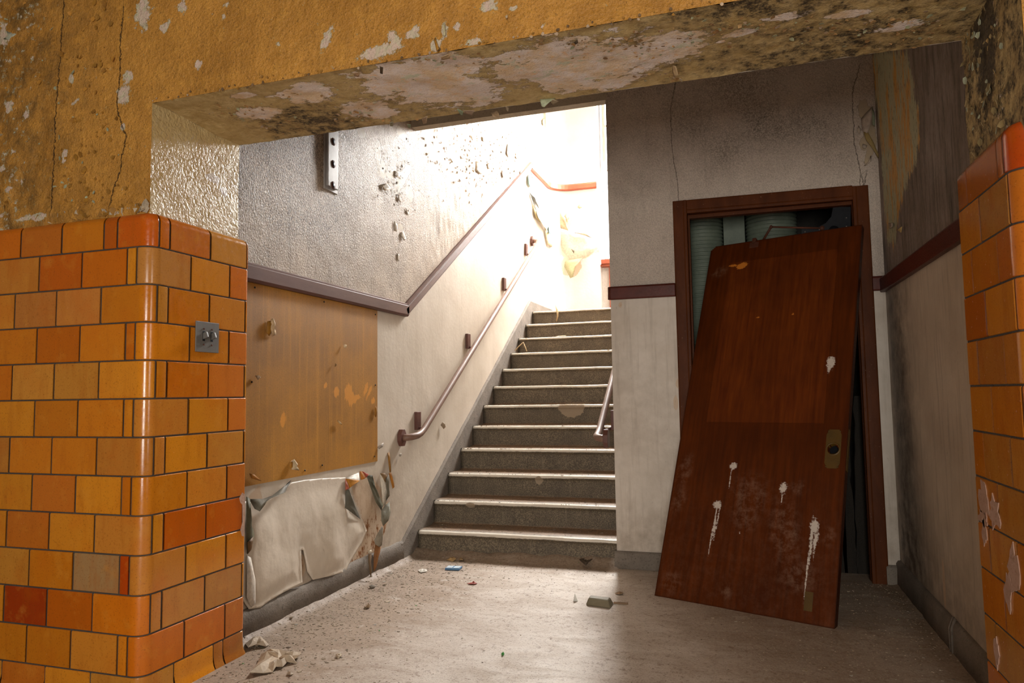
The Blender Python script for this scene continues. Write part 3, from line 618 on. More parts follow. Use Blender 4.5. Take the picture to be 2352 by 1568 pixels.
# ------------------------------------------------------------------ door wall (back) and right wall
WB = struct('wall_back', 'grey speckled wall holding the open doorway')
DX0, DX1, DZ = -.27, .641, 2.098
wxs = np.r_[lsp(XC, DX0, .0125), lsp(DX0, DX1, .0125)[1:], lsp(DX1, XW, .0125)[1:]]
du_peel = pb([(1990, 265, 14, 36, .2), (1998, 300, 14, 26), (1985, 330, 10, 14), (2000, 345, 8, 30, -.4), (1985, 240, 6, 14)], 1, YD)
ck = [[at(x, y, 1, YD) for x, y in q] for q in (((1552, 190), (1541, 240), (1543, 330), (1548, 370), (1556, 410), (1558, 458)), ((1975, 150), (1958, 210), (1962, 330), (1976, 390), (1976, 425)), ((1990, 400), (1984, 430)))]
def du_crack(P):
    r = [sdist(P, 1, q) for q in ck]; b = r[0]
    for q in r[1:]: b = np.where(np.abs(q) < np.abs(b), q, b)
    return b
grid('upper_plaster', (0, YD, 0), (1, 0, 0), (0, 0, 1), wxs, np.r_[lsp(1.62, DZ, .0125), lsp(DZ, 3., .0125)[1:]], MDU, WB, lambda P: (fbm(P, (4, 4, 4), 3, 5)-.5)*.004,
     dict(peel=lambda P: blobs(P, 1, du_peel), grime=lambda P: .3*ss(P[:, 2], 2.3, 2.8)+.9*np.exp(-((P[:, 0]-.1)/.5)**2-((P[:, 2]-2.5)/.2)**2)*.4-.1-.9*ss(-P[:, 0], .3, .55)*ss(-P[:, 2], -2.2, -1.9)-.4*ss(-P[:, 2], -2.3, -2.15), crack=du_crack),
     keep=lambda Cn: ~((Cn[:, 0] > DX0) & (Cn[:, 0] < DX1) & (Cn[:, 2] < DZ)))
grid('lower_plaster', (0, YD-.001, 0), (1, 0, 0), (0, 0, 1), wxs, lsp(0, 1.62, .0125), MDL, WB, lambda P: (fbm(P, (4, 4, 4), 3, 7)-.5)*.004,
     dict(peel=lambda P: blobs(P, 1, pb([(1552, 925, 5, 20), (1556, 880, 4, 12), (1425, 700, 4, 6)], 1, YD))*.8, grime=lambda P: .8*(1-ss(P[:, 2], .1, .5))*.5+.3*fbm(P, (3, 3, 2), 2, 3)), keep=lambda Cn: ~((Cn[:, 0] > DX0) & (Cn[:, 0] < DX1)))
# wall end beside the stairs, its thickness and everything behind
MB().box(XC, XC+.16, YD+.004, 6.9, 0, 5.3).build('wall_stair_side', MPLAIN)['kind'] = 'structure'
MB().box(XC, XC+.17, YD+.005, YD+.1, 0, 3.).box(XC+.18, DX0-.004, YD+.004, YD+.15, 0, 3.).box(DX1+.004, XW+.3, YD+.004, YD+.15, 0, 3.).box(DX0-.01, DX1+.01, YD+.004, YD+.15, DZ+.01, 3.).build('wall_core', MPLAIN, WB)
MB().box(XL-.02, XC+.01, YD, YD+.07, 2.868, 5.3).build('stair_header', mat_concrete('header_plaster', 'bfb4a2', 'aea28f', '857a69'), WB)
WR = struct('wall_right', 'dark streaked right wall with green and orange patch')
green = [at(x, y, 0, XW) for x, y in ((2000, 120), (2085, 115), (2100, 200), (2108, 260), (2115, 320), (2105, 380), (2080, 430), (2068, 470), (2062, 520), (2055, 560), (2040, 560), (2030, 450), (2020, 300))]
gpoly = [(p[1], p[2]) for p in green]
m = Mat('streaked_wall_green_patch', .65)
st = m.noise(26, 5, .7, m.sv((1, 1, .12))); fine = m.noise(120, 3, .7, m.sv((1, 1, .3))); big = m.noise(3, 5, .65)
base = m.mix(m.rng(big, .35, .65), lin('a0928a'), lin('7c6e62')); base = m.mix(m.rng(st, .45, .68, 0, .75), base, lin('30271f')); base = m.mix(m.rng(fine, .55, .68, 0, .5), base, lin('2c241d'))
gp = m.m_('ADD', m.attr('peel'), m.m_('MULTIPLY', m.m_('SUBTRACT', m.noise(22, 7, .78, m.sv((1, 1, .3))), .5), 1.0)); core = m.rng(gp, .0, .015)
gcol = m.mix(m.rng(m.noise(11, 6, .7, m.sv((1, 1, .22))), .5, .57), lin('b4b494'), lin('cf9c54'))
gcol = m.mix(m.rng(m.noise(70, 4, .75, m.sv((1, 1, .25))), .56, .64, 0, .8), gcol, lin('2f2a1e'))
c = m.mix(core, base, gcol)
MRU = m.fin(c, .65, m.bump(m.m_('ADD', fine, m.m_('MULTIPLY', st, .6)), .5, .006))
def gdist(P):
    q = inside(P[:, 1:3], gpoly); pts = [np.array([0, a, b]) for a, b in gpoly+gpoly[:1]]; d = np.abs(sdist(P, 0, pts)); return np.clip(np.where(q, d, -d)*3, -.5, .5)
grid('upper_plaster', (XW, 0, 0), (0, 1, 0), (0, 0, 1), lsp(YB-.02, YD, .0125), lsp(1.59, 3., .0125), MRU, WR, lambda P: (fbm(P, (5, 5, 4), 3, 5)-.5)*-.008, dict(peel=gdist), flip=True)
grid('lower_plaster', (XW, 0, 0), (0, 1, 0), (0, 0, 1), lsp(YB-.02, YD, .0125), lsp(0, 1.59, .0125), MRL, WR, lambda P: (fbm(P, (5, 5, 4), 3, 7)-.5)*.006,
     dict(grime=lambda P: .9*np.exp(-((P[:, 1]-4.05)/.25)**2)+.5*(1-ss(P[:, 2], .1, .6)), peel=lambda P: blobs(P, 0, [(3.42, .23, .02, .1, 0)])*.6-.0), flip=True)
MB().box(XW+.012, XW+.3, YB, YD+.15, 0, 3.0).box(2.98, 3.1, -4, YF+.1, 0, 3.3).build('wall_core', MPLAIN, WR)
tag(MB().box(-5.6, -5.5, -4, YF+.1, 0, 3.3).build('wall_left', MPLAIN), kind='structure')
tag(MB().box(-5.5, -.1, -4.1, -4, 0, 3.3).box(1.1, 3., -4.1, -4, 0, 3.3).box(-.1, 1.1, -4.1, -4, 2.1, 3.3).build('wall_rear', MPLAIN), kind='structure')
# rails, skirtings
T2 = struct('trim_2', 'dark red dado rail on the door wall')
prd = [(0, -.04), (.026, -.04), (.03, -.03), (.032, .03), (.024, .04), (0, .04)]
def mb_end(x0, x1, z): return MB().sweep(prd, (x0, YD, z), (x1, YD, z), out=(0, -1, 0))
mb_end(XC+.004, -.352, 1.645).build('rail_piece', MTRIMD, T2, bevel=.003); mb_end(.705, XW, 1.615).build('rail_piece', MTRIMD, T2, bevel=.003)
MB().tube([(XC+.004, YD-.012, 1.607), (XC+.004, YD-.012, 1.683)], .0175, 12).build('rounded_end', MTRIMD, T2, True)
T3 = struct('trim_3', 'dark brown dado rail on the right wall')
MB().sweep(prd, (XW, YB+.03, 1.59), (XW, YD-.01, 1.605), out=(-1, 0, 0)).build('rail_piece', MTRIMD, T3, bevel=.003)
B2 = struct('baseboard_back', 'grey concrete skirting under the door wall')
psk = [(0, -.0), (.022, 0), (.02, .09), (.01, .1), (0, .102)]
MB().sweep(psk, (XC-.012, YD-.001, 0), (-.352, YD-.001, 0), out=(0, -1, 0)).build('skirting_piece', MBASE, B2, bevel=.003); MB().sweep(psk, (.70, YD, 0), (XW, YD, 0), out=(0, -1, 0)).build('skirting_piece', MBASE, B2, bevel=.003)
B3 = struct('baseboard_right', 'dark concrete skirting on right wall')
V = []; yy = lsp(YB-.02, YD, .04)
P = np.array([(XW-o, y, z) for y in yy for o, z in ((0, .128), (.012, .126), (.02, .112), (.024, .0), (0, 0))]); P[:, 0] += (fbm(P, (12, 12, 12), 3, 2)-.5)*.008
mesh('skirting_strip', P, [(k*5+i, k*5+5+i, k*5+6+i, k*5+1+i) for k in range(len(yy)-1) for i in range(4)], MBASE, B3, True)
for y in (3.26, 3.235): MB().tube([(XW-.024, y, .0), (XW-.024, y, .1), (XW-.01, y, .14)], .006, 8).build('conduit', MBASE, B3, True)
# ------------------------------------------------------------------ door frame
D1 = struct('door_1', 'dark red-brown painted door frame without its door')
def casing_prof(w=.082): return [(0, 0), (0, w), (.012, w), (.015, w-.008), (.015, .022), (.018, .018), (.018, .004), (.015, 0)]
OX0, OX1, OZ = -.352, .708, 2.178
def casing(name, A, B, out, side, zA=0):   # out: towards room, side: away from opening
    return MB().sweep([(o, w) for o, w in casing_prof()], A, B, up=side, out=out).build(name, MFRAME, D1, bevel=.002)
casing('left_casing', (DX0, YD, 0), (DX0, YD, DZ+.082), (0, -1, 0), (-1, 0, 0))
casing('right_casing', (DX1-.012, YD, -.0), (DX1-.012, YD, DZ+.07), (0, -1, 0), (1, 0, 0))
casing('head_casing', (DX0, YD-.001, DZ), (DX1-.01, YD-.001, DZ-.006), (0, -1, 0), (0, 0, 1))
MB().box(DX0-.02, DX0, YD-.01, YD+.16, 0, DZ).box(DX0, DX0+.012, YD+.03, YD+.075, 0, DZ-.02).build('left_jamb', MFRAME, D1, bevel=.002)
MB().box(DX1, DX1+.02, YD-.01, YD+.16, 0, DZ).box(DX1-.012, DX1, YD+.03, YD+.075, 0, DZ-.02).build('right_jamb', MFRAME, D1, bevel=.002)
MB().box(DX0-.02, DX1+.02, YD-.01, YD+.16, DZ, DZ+.02).box(DX0, DX1, YD+.03, YD+.075, DZ-.022, DZ).build('head_jamb', MFRAME, D1, bevel=.002)
# closet behind the doorway
MCLOSET = mat_concrete('dark_closet_plaster', '3a3733', '2b2926', '1a1917')  # dark grey plaster for the closet shell
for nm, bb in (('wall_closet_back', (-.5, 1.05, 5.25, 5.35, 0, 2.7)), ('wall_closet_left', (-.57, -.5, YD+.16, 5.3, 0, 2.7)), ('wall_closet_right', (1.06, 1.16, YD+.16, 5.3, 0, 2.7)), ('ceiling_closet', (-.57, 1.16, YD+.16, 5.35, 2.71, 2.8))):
    MB().box(*bb).build(nm, MCLOSET)['kind'] = 'structure'
def duct(name, x, y, r, z0, z1, label, sc=1.):
    n = int((z1-z0)/.006); pts = []; rs = []
    for i in range(n+1):
        z = z0+(z1-z0)*i/n; pts.append((x, y, z)); rs.append(r+.0045*math.cos(2*math.pi*z/.0245))
    o = MB().tube(pts, rs, 30).build(name, MDUCT, None, True); return tag(o, label, 'duct', 'corrugated ducts behind the doorway')
duct('corrugated_duct', -.215, 4.84, .135, 1.22, 2.709, 'pale green corrugated duct at the left side of the doorway')
duct('corrugated_duct', .222, 4.86, .155, 1.4, 2.709, 'pale green corrugated duct above the middle of the fallen door')
db = thing('cover_board', 'flat pale green board between the two corrugated ducts', 'board')
MB().box(-.075, .06, 4.80, 4.82, .9, 2.709).build('board_face', MDUCT, db, bevel=.004); MB().box(-.012, -.002, 4.797, 4.803, .9, 2.6).box(.04, .046, 4.797, 4.803, .9, 2.6).build('groove_strip', MDUCT, db)
pipe = tag(MB().tube([(-.25, 4.6, 0), (-.25, 4.6, 1.0), (-.25, 4.6, 1.16)], .03, 12).build('dark_pipe', MBLACK, None, True), 'black pipe standing low behind the left door jamb', 'pipe')
ps = thing('broken_planks', 'rotten dark boards standing in the gap right of the fallen door', 'planks')
MROT = mat_paint('rotten_wood', '241d14', '14100b', .9, '4a3f2e', .6, (1, 1, .15), 16)
for i, (x, w, h, l) in enumerate(((.62, .05, 1.0, .03), (.55, .04, .75, -.02), (.50, .035, 1.15, .02))):
    bm = MB(); 
    zs = np.linspace(0, h, 14); VV = []
    for z in zs:
        wz = w*(.75+.2*random.random()); cx = x+l*z+.01*random.random()
        VV += [(cx-wz, 4.5, z), (cx+wz, 4.5, z), (cx+wz, 4.535, z), (cx-wz, 4.535, z)]
    bm.add(VV, [(k*4+i_, k*4+(i_+1) % 4, k*4+4+(i_+1) % 4, k*4+4+i_) for k in range(13) for i_ in range(4)]+[(0, 3, 2, 1), (52, 53, 54, 55)]); bm.build('board', MROT, ps)
rebase(ps, (.56, 4.52, 0))
# closer hardware hanging in the top of the doorway
dc = thing('door_closer', 'black iron closer bracket and arm in the top right of the doorway', 'door closer')
def plate(name, P2, y0, y1, mat, parent):
    n = len(P2); V = [(x, y0, z) for x, z in P2]+[(x, y1, z) for x, z in P2]
    return mesh(name, V, [tuple(range(n)), tuple(range(n, 2*n))[::-1]]+[(i, n+i, n+(i+1) % n, (i+1) % n) for i in range(n)], mat, parent)
cb = [at(x, y, 1, 4.40)[[0, 2]] for x, y in ((1840, 528), (1840, 548), (1952, 535), (1952, 478), (1912, 478), (1908, 500), (1895, 515), (1878, 524))]
plate('curved_bracket', cb, 4.37, 4.42, MBLACK, dc)
bx = at(1915, 530, 1, 4.37); MB().tube([(bx[0], 4.42, bx[2]), (bx[0], 4.36, bx[2])], .028, 18).tube([(bx[0]+.05, 4.42, bx[2]-.005), (bx[0]+.05, 4.36, bx[2]-.005)], .012, 12).build('spring_barrel', MBLACK, dc, True)
a0, a1, a2 = at(1888, 524, 1, 4.36), at(1771, 521, 1, 4.38), at(1741, 572, 1, 4.56)
MB().tube([a0, a1], .0055, 8).build('arm', MRUST, dc, True); MB().tube([a1, a2], .007, 8).build('arm', MRUST, dc, True)
MB().tube([a0+[0, -.012, 0], a0+[0, .03, 0]], .013, 12).build('pivot_knob', MRUST, dc, True)
MB().tube([a1+[0, -.008, 0], a1+[0, .008, 0]], .009, 10).build('pivot_knob', MRUST, dc, True)
for x, y in ((1849, 532), (1882, 527), (1944, 500), (1944, 520)):
    p = at(x, y, 1, 4.368); MB().tube([p+[0, .004, 0], p+[0, -.003, 0]], .004, 8).build('bolt', MDULL, dc, True)
rebase(dc, (.55, 4.40, 1.95))
# ------------------------------------------------------------------ the fallen door, leaning 25 degrees into the doorway
DB0 = np.array([-.463, 3.767, 0]); DW, DH = .8708, 2.125
dd = np.array([.9302, -.3671, 0]); dd /= np.linalg.norm(dd); la = .42; hn = np.array([-dd[1], dd[0], 0]); de = np.array([0, 0, math.cos(la)])+math.sin(la)*hn; dn = np.cross(dd, de)
FD = thing('door_leaf', 'scuffed red-brown wooden door torn off and leaning in the doorway', 'door')
mt = Matrix.Identity(4)
for i in range(3): mt[i][0] = dd[i]; mt[i][1] = -dn[i]; mt[i][2] = de[i]; mt[i][3] = DB0[i]
FD.matrix_world = mt
# local: x across, y away from the room side, z up the leaf; thickness 40 mm
TH = .042
def doorface(P):
    x, z = P[:, 0], P[:, 2]
    sp = blobs(P, 1, [(.325, .711, .022, .02, 0), (.267, .50, .024, .022, 0), (.591, .613, .02, .03, 0), (.753, .44, .022, .035, 0), (.765, 1.288, .022, .04, 0), (.40, .37, .006, .006, 0), (.74, .40, .006, .1, .0), (.757, .36, .006, .08, 0), (.772, .39, .005, .05, 0), (.738, .27, .0055, .19, -.04), (.262, .38, .0055, .15, -.05), (.278, .41, .005, .10, -.04), (.318, .64, .0045, .06, 0), (.59, .56, .004, .03, 0), (.758, 1.25, .004, .03, 0)])
    sc = blobs(P, 1, [(.055, .67, .06, .14, -.2), (.05, .5, .05, .1, -.3), (.43, .56, .14, .16, .2), (.62, .4, .10, .24, .2), (.42, .46, .1, .12, 0), (.66, .62, .06, .05, 0), (.7, .2, .12, .1, 0), (.37, .08, .04, .05, 0), (.82, .4, .04, .06, 0), (.08, .08, .07, .07, 0), (.08, 1.93, .08, .05, .5)])
    return np.clip(sp, -1, .5), ss(sc, 0, .7)*1.+.25*(1-ss(z, .1, .9))
DP = np.array([(x, 0, z) for x in lsp(0, DW, .0085) for z in lsp(0, DH, .0085)]); na, nb = len(lsp(0, DW, .0085)), len(lsp(0, DH, .0085))
sp_, sc_ = doorface(DP); chp = blobs(DP, 1, [(.215, 1.955, .035, .022, .3), (.16, 1.965, .03, .008, 0), (.353, 1.592, .012, .006, 0), (.546, 1.595, .014, .007, 0)])
cut = lambda X, Z: np.hypot(np.maximum(.055-X, 0), np.maximum(Z-(DH-.055), 0)) > .057
F = []
for i in range(na-1):
    for j in range(nb-1):
        cx, cz = DP[i*nb+j, 0]+.004, DP[i*nb+j, 2]+.004
        if cut(cx, cz): continue
        if math.hypot(cx-.809, cz-.823) < .026: continue
        F.append((i*nb+j, (i+1)*nb+j, (i+1)*nb+j+1, i*nb+j+1))
slab = mesh('slab', DP, F, MDOOR, FD, False, dict(splat=sp_, scuff=sc_, chipped=chp, edge=ss(-np.minimum(np.minimum(DP[:, 0], DW-DP[:, 0]), np.minimum(DP[:, 2], DH-DP[:, 2])), -.006, 0)))
sm = slab.modifiers.new('thick', 'SOLIDIFY'); sm.thickness = TH; sm.offset = -1; sm.use_rim = True
# slightly lighter veneer infill, standing half a millimetre proud
DP2 = np.array([(x, -.0006, z) for x in lsp(.14, .755, .012) for z in lsp(.955, 1.985, .012)]); n1, n2 = len(lsp(.14, .755, .012)), len(lsp(.955, 1.985, .012)); s2_, c2_ = doorface(DP2)
MDOOR2 = MDOOR.copy(); MDOOR2.name = 'lighter_veneer'
for nd in MDOOR2.node_tree.nodes:
    if nd.type == 'MIX' and not nd.inputs[7].is_linked and not nd.inputs[6].is_linked: nd.inputs[6].default_value = lin('54220a'); nd.inputs[7].default_value = lin('74380f')
vp = mesh('veneer_panel', DP2, [(i*n2+j, (i+1)*n2+j, (i+1)*n2+j+1, i*n2+j+1) for i in range(n1-1) for j in range(n2-1)], MDOOR2, FD, False, dict(splat=s2_, scuff=c2_*.5, chipped=blobs(DP2, 1, [(.215, 1.955, .035, .022, .3), (.16, 1.965, .03, .008, 0), (.353, 1.592, .012, .006, 0), (.546, 1.595, .014, .007, 0)])))
vp['label'] = 'slightly lighter veneer panel in the upper half'
sm = vp.modifiers.new('thick', 'SOLIDIFY'); sm.thickness = .0014; sm.offset = 0
def ring_plate(x0, x1, z0, z1, cx, cz, r, y0, y1, n=28):
    # plate with a round hole
    P_ = []
    for k in range(n):
        t = 2*math.pi*k/n; c, s = math.cos(t), math.sin(t)
        kx = ((x1-cx) if c > 0 else (x0-cx))/c if abs(c) > 1e-6 else 9; kz = ((z1-cz) if s > 0 else (z0-cz))/s if abs(s) > 1e-6 else 9; q = min(kx, kz); P_.append((cx+c*q, cz+s*q, cx+c*r, cz+s*r))
    V = [(a, y0, b) for a, b, _, _ in P_]+[(c, y0, d) for _, _, c, d in P_]+[(a, y1, b) for a, b, _, _ in P_]+[(c, y1, d) for _, _, c, d in P_]; F = []
    for k in range(n):
        j = (k+1) % n; F += [(k, j, n+j, n+k), (2*n+k, 3*n+k, 3*n+j, 2*n+j), (n+k, n+j, 3*n+j, 3*n+k), (k, 2*n+k, 2*n+j, j)]
    return V, F
V, F = ring_plate(.774, .844, .725, .923, .809, .823, .027, -.002, .0005); lp = mesh('lock_plate', V, F, MBRASS, FD); lp['label'] = 'tarnished brass lock plate with an empty round knob hole'
V = []; F = []; n = 24
for y, r in ((-.003, .034), (-.006, .031), (-.005, .027), (.03, .0265)): V += [(.809+r*math.cos(2*math.pi*k/n), y, .823+r*math.sin(2*math.pi*k/n)) for k in range(n)]
F = [(j*n+k, j*n+(k+1) % n, (j+1)*n+(k+1) % n, (j+1)*n+k) for j in range(3) for k in range(n)]
mesh('knob_socket', V, F, MBRASS, lp, True)
MB().tube([(.809, .030, .823), (.809, .033, .823)], .0265, 20).build('hole_dark_disc', MBLACK, lp)  # added black disc, stands in for the darkness inside the knob hole
for x, z in ((.782, .915), (.836, .915), (.782, .733), (.836, .733)): MB().tube([(x, 0, z), (x, -.0035, z)], .004, 8).build('screw', MBRASS, lp, True)
MB().box(.735, .772, -.002, .001, .055, .14).build('kick_patch', MBRASS, FD, bevel=.0008)
MB().box(DW, DW+.002, .008, .034, .72, .93).build('latch_plate', MBRASS, FD)
MB().box(.245, .30, -.003, .02, DH-.05, DH-.012).box(.262, .285, -.012, .03, DH-.02, DH+.012).build('closer_bracket', MRUST, FD, bevel=.002)
for z in (.25, 1.0, 1.85): MB().box(-.003, .001, .006, .036, z-.045, z+.045).build('hinge_leaf', MRUST, FD)
# ------------------------------------------------------------------ stairs
ST = thing('staircase', 'dark worn terrazzo stairs climbing to the bright landing', 'stairs')
xs_ = lsp(XL+.015, XC+.005, .012)
def step(k):
    y0 = YS+k*TR; z0 = k*RS; z1 = z0+RS; r = .016
    pr = [(y0+.016, z0-.0 if k else -.01)]+[(y0+.016, z0+(z1-.03-z0)*t) for t in (.04, .12, .3, .5, .7, .9)]+[(y0+.013, z1-.034), (y0+.006, z1-.027)]+[(y0+r-r*math.cos(t), z1-r+r*math.sin(t)) for t in np.radians((-30, -8, 15, 38, 62, 90))]
    pr += [(y0+.03, z1+.0), (y0+.06, z1-.001), (y0+.12, z1-.002), (y0+.2, z1-.001), (y0+TR+.0, z1+.002), (y0+TR+.016, z1+.008)] if k < 11 else [(y0+.03, z1), (y0+.1, z1), (y0+.3, z1), (YLB-.01, z1)]
    V = []; wear_glint = []; dust = []; chip = []; corn = []
    npf = len(pr)
    for x in xs_:
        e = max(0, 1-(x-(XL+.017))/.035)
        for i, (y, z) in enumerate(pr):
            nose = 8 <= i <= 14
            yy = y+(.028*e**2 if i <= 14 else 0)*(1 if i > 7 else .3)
            V.append((x, yy, z-(.006*e if nose else 0))); wear_glint.append((1. if 11 <= i <= 14 else .6 if i in (10, 15) else .25 if i == 16 else 0)*(1-.75*e)); 
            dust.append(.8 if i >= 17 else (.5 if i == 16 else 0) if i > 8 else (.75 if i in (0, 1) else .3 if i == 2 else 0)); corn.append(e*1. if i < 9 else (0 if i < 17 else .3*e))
    V = np.array(V); V0 = V.copy()
    V[:, 2] += (fbm(V0, (6, 20, 20), 3, 3+k)-.5)*.007*(V0[:, 2] > z1-.04); V[:, 1] += (fbm(V0, (7, 20, 9), 3, 9+k)-.5)*.006
    wear_glint = np.array(wear_glint)*(.75+.5*fbm(V0, (5, 1, 1), 2, 40+k)); dust = np.array(dust)*(.5+1.0*fbm(V0, (7, 7, 7), 3, 60+k))
    cl = {1: [(1080, 1160, 10, 6)], 2: [(1237, 1103, 9, 10)], 5: [(1312, 935, 30, 24)]}.get(k)
    ch = blobs(V0, 1, pb(cl, 1, y0)) if cl else np.full(len(V), -1.)
    F = [(a*npf+i, (a+1)*npf+i, (a+1)*npf+i+1, a*npf+i+1) for a in range(len(xs_)-1) for i in range(npf-1)]
    return mesh('step', V, F, MST, ST, True, dict(wear_glint=wear_glint, dust=dust, chip=ch, corner=np.array(corn)))
for k in range(12): step(k)
mm = MB(); mm.add([(XL, YS+.1, 0), (XC-.01, YS+.1, 0), (XC-.01, YLB-.02, 0), (XL, YLB-.02, 0), (XL, YS+.1, .02), (XC-.01, YS+.1, .02), (XC-.01, YLB-.02, 1.75), (XL, YLB-.02, 1.75)], [(0, 3, 2, 1), (4, 5, 6, 7), (0, 1, 5, 4), (2, 3, 7, 6), (0, 4, 7, 3), (1, 2, 6, 5)])
mm.build('stair_core', MCON, ST); rebase(ST, (-1.41, YS, 0))
MB().box(XC+.01, 2.5, 6.91, YLB-.01, ZL-.15, ZL).build('floor_landing', MCON)['kind'] = 'structure'
WS = tag(MB().box(1.6, 1.7, 6.9, YLB+.3, ZL, 5.3).box(XC+.18, 1.7, 6.8, 6.9, ZL, 5.3).build('wall_landing', MWHITE), kind='structure')
# ------------------------------------------------------------------ landing window
MPINK = mat_paint('faded_pink_paint', 'c8aea2', 'b99c90', .5)
W1 = struct('window_1', 'tall blown-out stair window with small panes')
MPANE = mat_emit('sky_lit_pane', (.96, .98, 1, 1), 7.0)
WX0, WX1 = -1.48, -.93; zb = [2.62, 3.155, 3.70, 4.245, 4.79, 5.1]; yw = YLB+.17
for i in range(5):
    for a, b in ((WX0+.03, WX1-.03),):
        MB().box(a, b, yw, yw+.006, zb[i]+.012, zb[i+1]-.012).build('pane', MPANE, W1)
MB().box(WX0, WX0+.03, yw-.03, yw+.03, 2.58, 5.12).box(WX1-.03, WX1, yw-.03, yw+.03, 2.58, 5.12).box(WX0, WX1, yw-.03, yw+.03, 5.09, 5.13).build('window_frame', MPINK, W1)
for z in zb[:5]: MB().box(WX0+.03, WX1-.03, yw-.02, yw+.02, z-.012, z+.012).build('glazing_bar', MPINK, W1)
MB().box(-1.52, -.9, YLB+.02, yw+.04, 2.52, 2.545).box(-1.51, -.91, YLB+.0, YLB+.045, 2.545, 2.60).build('window_sill', MRED, W1, bevel=.004)
MB().box(-1.43, -1.37, YLB+.07, YLB+.12, ZL, 2.52).build('red_post', MRED, W1, bevel=.004)
# ------------------------------------------------------------------ handrails
def handrail(name, wx, s, label, z_shift=0):
    H = thing(name, label, 'handrail', group='pipe handrails beside the stairs'); ox = wx+s*.085; k = .6335
    pts = []
    yA, zA = 4.30, .82; yB, zB = 7.13, .82+(7.13-4.30)*k
    # lower return: curls back into the wall
    fl = (wx+s*.012, 4.12, .775)
    pts = [fl, (wx+s*.045, 4.125, .776), (wx+s*.072, 4.15, .779), (ox, 4.20, .785), (ox, 4.25, .797), (ox, 4.30, .82)]
    for t in np.linspace(.05, 1, 12): pts.append((ox, yA+(yB-yA)*t, zA+(zB-zA)*t))
    pts += [(ox, 7.17, zB+.035), (ox-s*.01, 7.19, zB+.05), (wx+s*.04, 7.2, zB+.055), (wx+s*.01, 7.2, zB+.055)]
    MB().tube(pts, .0215, 16).build('rail', MRAIL, H, True)
    V = []; 
    for yv in (fl, (0, 7.2, zB+.055)):
        m_ = MB(); r = .057; P8 = [(yv[1]+r*.72*math.cos(math.radians(22.5+45*i)), yv[2]+r*math.sin(math.radians(22.5+45*i))) for i in range(8)]
        m_.add([(wx, a, b) for a, b in P8]+[(wx+s*.028, a, b) for a, b in P8], [tuple(range(8)), tuple(range(8, 16))[::-1]]+[(i, 8+i, 8+(i+1) % 8, (i+1) % 8) for i in range(8)])
        m_.build('flange', MTRIM, H, bevel=.002)
    for y in (4.36, 5.30, 6.24, 6.98):
        z = zA+(y-yA)*k
        bl = MB().box(min(wx, wx+s*.022), max(wx, wx+s*.022), y-.03, y+.03, z-.045, z+.075).build('wall_block', MTRIM, H, bevel=.002)
        MB().tube([(wx+s*.02, y, z-.03), (wx+s*.06, y, z-.045), (ox, y, z-.018)], .007, 8).build('bracket', MTRIM, H, True)
        MB().tube([(ox, y-.02, z-.038), (ox, y-.02, z-.022)], .005, 8).build('screw', MRUST, H, True)
    rebase(H, (wx, 5.7, 1.7)); return H
handrail('handrail', XL, 1, 'long painted pipe handrail on the left stair wall')
handrail('handrail', XC, -1, 'short visible handrail end at the right edge of the stairs')
# ------------------------------------------------------------------ wall mounted bits
SW = thing('light_switch', 'grey steel double switch plate on the orange tiled pier', 'switch')
sx0, sx1, sz0, sz1 = 2.20, 2.325, 1.219, 1.337
MB().box(XT+.001, XT+.006, sx0, sx1, sz0, sz1).build('cover_plate', MDULL, SW, bevel=.0015)
for y in (2.2405, 2.2845):
    MB().obox((XT+.012, y, 1.283), (1, 0, .35), (0, 1, 0), (-.35, 0, 1), .012, .0048, .011).build('toggle', MDULL, SW, bevel=.002)
    for z in (1.309, 1.248): MB().tube([(XT+.005, y, z), (XT+.009, y, z)], .0034, 10).build('screw', MRUST, SW, True)
    MB().box(XT+.005, XT+.0068, y-.006, y+.006, 1.262, 1.30).build('slot_frame', MBLACK, SW)
rebase(SW, (XT, 2.2625, 1.278))
MP = thing('wall_plate', 'pale grey metal plate with three round holes on upper left wall', 'metal plate')
MB().box(XL-.002, XL+.006, 3.235, 3.368, 2.15, 2.56).build('back_plate', MMETAL, MP, bevel=.002)
MB().box(XL+.006, XL+.02, 3.25, 3.352, 2.168, 2.55).build('raised_panel', MMETAL, MP, bevel=.004)
for z in [at(759, y_, 0, XL+.02)[2] for y_ in (321, 373, 422)]:
    MB().tube([(XL+.0195, 3.30, z), (XL+.0225, 3.30, z)], [.022, .02], 18).build('hole_rim', MRUST, MP, True)
    MB().tube([(XL+.0215, 3.30, z), (XL+.0232, 3.30, z)], .0135, 16).build('hole', MBLACK, MP, True)
rebase(MP, (XL, 3.30, 2.16))
# mustard panel screwed on the wall below the dado rail
BD = thing('wall_board', 'mustard painted board with drip streaks below the dado rail', 'board')
spt = [(648, 965, 9, 18), (797, 900, 9, 26, -.4), (805, 915, 10, 20, .4), (770, 900, 8, 14, .5), (820, 912, 8, 6), (838, 895, 4, 20, -.6), (846, 900, 3, 22, -.7), (745, 885, 6, 6, .6), (855, 920, 5, 10, -.7)]
ys2, zs2 = lsp(2.52, 3.815, .01), lsp(.655, 1.556, .01)
P = np.array([(XL+.006, y, z) for y in ys2 for z in zs2])
bo = mesh('board_sheet', P, [(i*len(zs2)+j, (i+1)*len(zs2)+j, (i+1)*len(zs2)+j+1, i*len(zs2)+j+1) for i in range(len(ys2)-1) for j in range(len(zs2)-1)], MBOARD, BD, False, dict(peel=blobs(P, 0, pb(spt, 0, XL))))
s_ = bo.modifiers.new('t', 'SOLIDIFY'); s_.thickness = .006; s_.offset = -1
